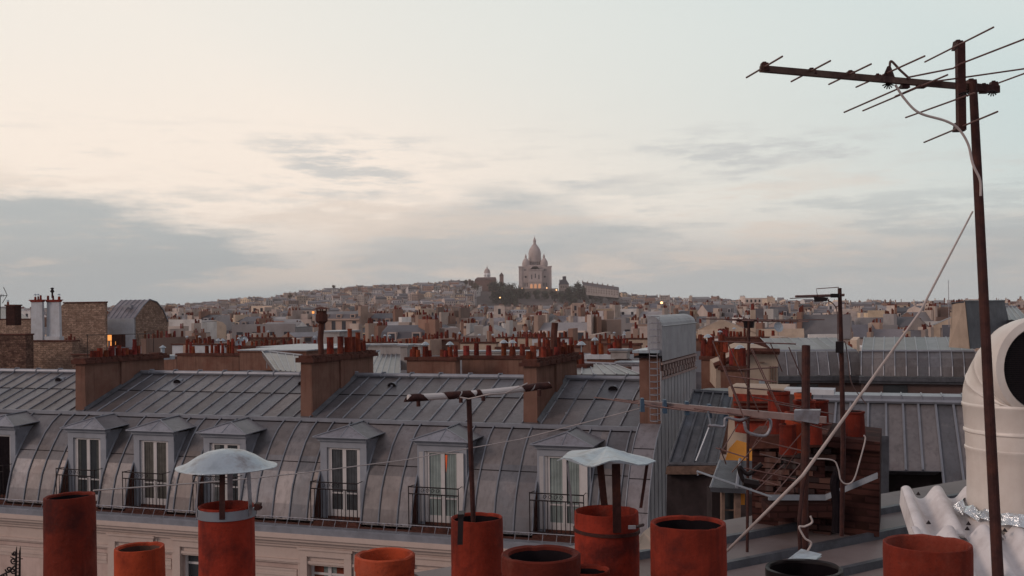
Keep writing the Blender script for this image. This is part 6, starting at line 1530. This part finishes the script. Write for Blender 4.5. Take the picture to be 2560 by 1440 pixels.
# ================= trees
tr=random.Random(3)
def tree(px,ybase,ytop,wpx,d,label,col=(1,1,1),n=420,leaf=None,grp='trees on the hill below the basilica'):
    if grp.startswith('trees on'):
        dd_=1380.0
        while dd_<1780 and at(px,ybase,dd_).z>ground(at(px,ybase,dd_).x,dd_): dd_+=4
        d=dd_
    b=at(px,ybase,d); h_=at(px,ytop,d).z-b.z; w_=wpx/F0*d; 
    root=thing('tree',b-Vector((0,0,h_*.15)),label,'tree',grp)
    mb=MB(); mb.tube([b-Vector((0,0,h_*.25)),b+Vector((0,0,h_*.25)),b+Vector((w_*.05,0,h_*.6))],[w_*.05,w_*.035,w_*.01],6)
    for k in range(5):
        a=tr.uniform(0,6.28); mb.tube([b+Vector((0,0,h_*(.15+.07*k))),b+Vector((math.cos(a)*w_*.33,math.sin(a)*w_*.33,h_*(.45+.08*k)))],[w_*.02,w_*.006],4)
    mb.build('trunk',[bark],root)
    mb=MB(); cl=[]
    for k in range(11):
        a=tr.uniform(0,6.28); r_=tr.uniform(0,.34)*w_; cl.append((b+Vector((math.cos(a)*r_,math.sin(a)*r_,h_*tr.uniform(.18,.82))),w_*tr.uniform(.13,.25),tr.uniform(.45,1.9)))
    lf=leaf or max(.28,w_*.045)
    for k in range(n):
        c,r_,br=tr.choice(cl); v=Vector((tr.gauss(0,1),tr.gauss(0,1),tr.gauss(0,.8))); v=v.normalized()*r_*tr.uniform(.5,1.12); p=c+v
        x=Vector((tr.gauss(0,1),tr.gauss(0,1),tr.gauss(0,1))).normalized(); y=x.orthogonal().normalized(); s=lf*tr.uniform(.6,1.5)
        cc=tuple(q*br*tr.uniform(.7,1.3) for q in col); mb.poly([p-x*s,p+y*s*.7,p+x*s,p-y*s*.8],0,cc)
    mb.build('crown',[leafm],root)
hill=[(1232,742,706,34,1560),(1252,748,708,36,1540),(1272,752,712,40,1520),(1292,758,722,36,1500),(1262,765,735,36,1440),(1240,760,728,32,1450),(1286,768,742,32,1420),(1300,748,726,26,1540),(1318,748,730,26,1600),(1340,749,731,26,1600),(1362,748,730,26,1590),(1386,752,730,30,1560),(1406,758,730,34,1520),(1426,752,716,34,1540),(1442,756,706,38,1530),(1460,760,718,34,1500),(1480,758,730,32,1500),(1432,772,740,34,1440),(1502,758,732,26,1500),(1522,752,736,30,1520),(1540,750,736,26,1520),(1410,726,712,14,1700),(1300,720,710,14,1700)]
hill.sort()
for i,(px,yb,yt,w_,d) in enumerate(hill):
    side='left' if px<1330 else 'right'; tree(px,yb,yt-5,w_*1.12,d,f"dark green {'tall ' if yb-yt>40 else ''}tree {'left below' if px<1300 else 'right below' if px>1380 else 'directly below'} the basilica, {(ORD+['thirteenth from left','fourteenth from left','fifteenth from left','sixteenth from left','seventeenth from left','eighteenth from left','nineteenth from left','twentieth from left','third from right','second from right','rightmost'])[i]}",n=760)
for i,(px,yb,yt,w_,d,l) in enumerate(((725,748,732,20,1400,'lone dark round tree on the left hillside'),(835,722,712,16,1700,'small bare looking tree on the left skyline'),(1000,722,710,26,1700,'brownish tree among houses on the skyline left of the water tower'),(1040,725,712,24,1690,'second brownish tree among houses on the skyline'),(1165,712,700,24,1700,'scrubby tree at the left end of the church'),(1150,740,722,22,1500,'tree among the houses left below the church'),(1185,725,704,30,1640,'ruddy tree just under the old church'),(1740,756,744,20,1300,'small tree on the right skyline'))): tree(px,yb,yt,w_,d,l,col=(1.9,1.25,1.1),n=320,grp='scattered trees on the hillside')
for i,(px,yb,yt,w_,d) in enumerate(((1968,838,806,50,300),(2000,840,800,60,290),(2035,842,796,66,285),(2072,842,800,62,290),(2108,840,800,60,295),(2140,836,803,50,300),(1940,836,812,40,320),(2160,834,812,34,320))):
    tree(px,yb,yt,w_,d,f"bushy {'russet' if i%2 else 'olive brown'} spring tree in the row behind the leaning aerial mast, {['second from left','third from left','fourth from left','fourth from right','third from right','second from right','leftmost','rightmost'][i]}",col=(3.0,1.75,1.0),n=900,grp='brown trees behind the aerial mast')
# ================= air
mb=MB(); mb.box(-2200,2200,-80,2600,-30,150)
hz=bpy.data.materials.new('haze'); hz.use_nodes=True; nt=hz.node_tree; nt.nodes.clear()
pv=nt.nodes.new('ShaderNodeVolumePrincipled'); pv.inputs['Color'].default_value=(.86,.77,.74,1); pv.inputs['Density'].default_value=.00012; pv.inputs['Anisotropy'].default_value=.2
ot=nt.nodes.new('ShaderNodeOutputMaterial'); nt.links.new(pv.outputs[0],ot.inputs['Volume'])
o=mb.build('haze',[hz],base=(0,0,0)); tag(o,kind='stuff')
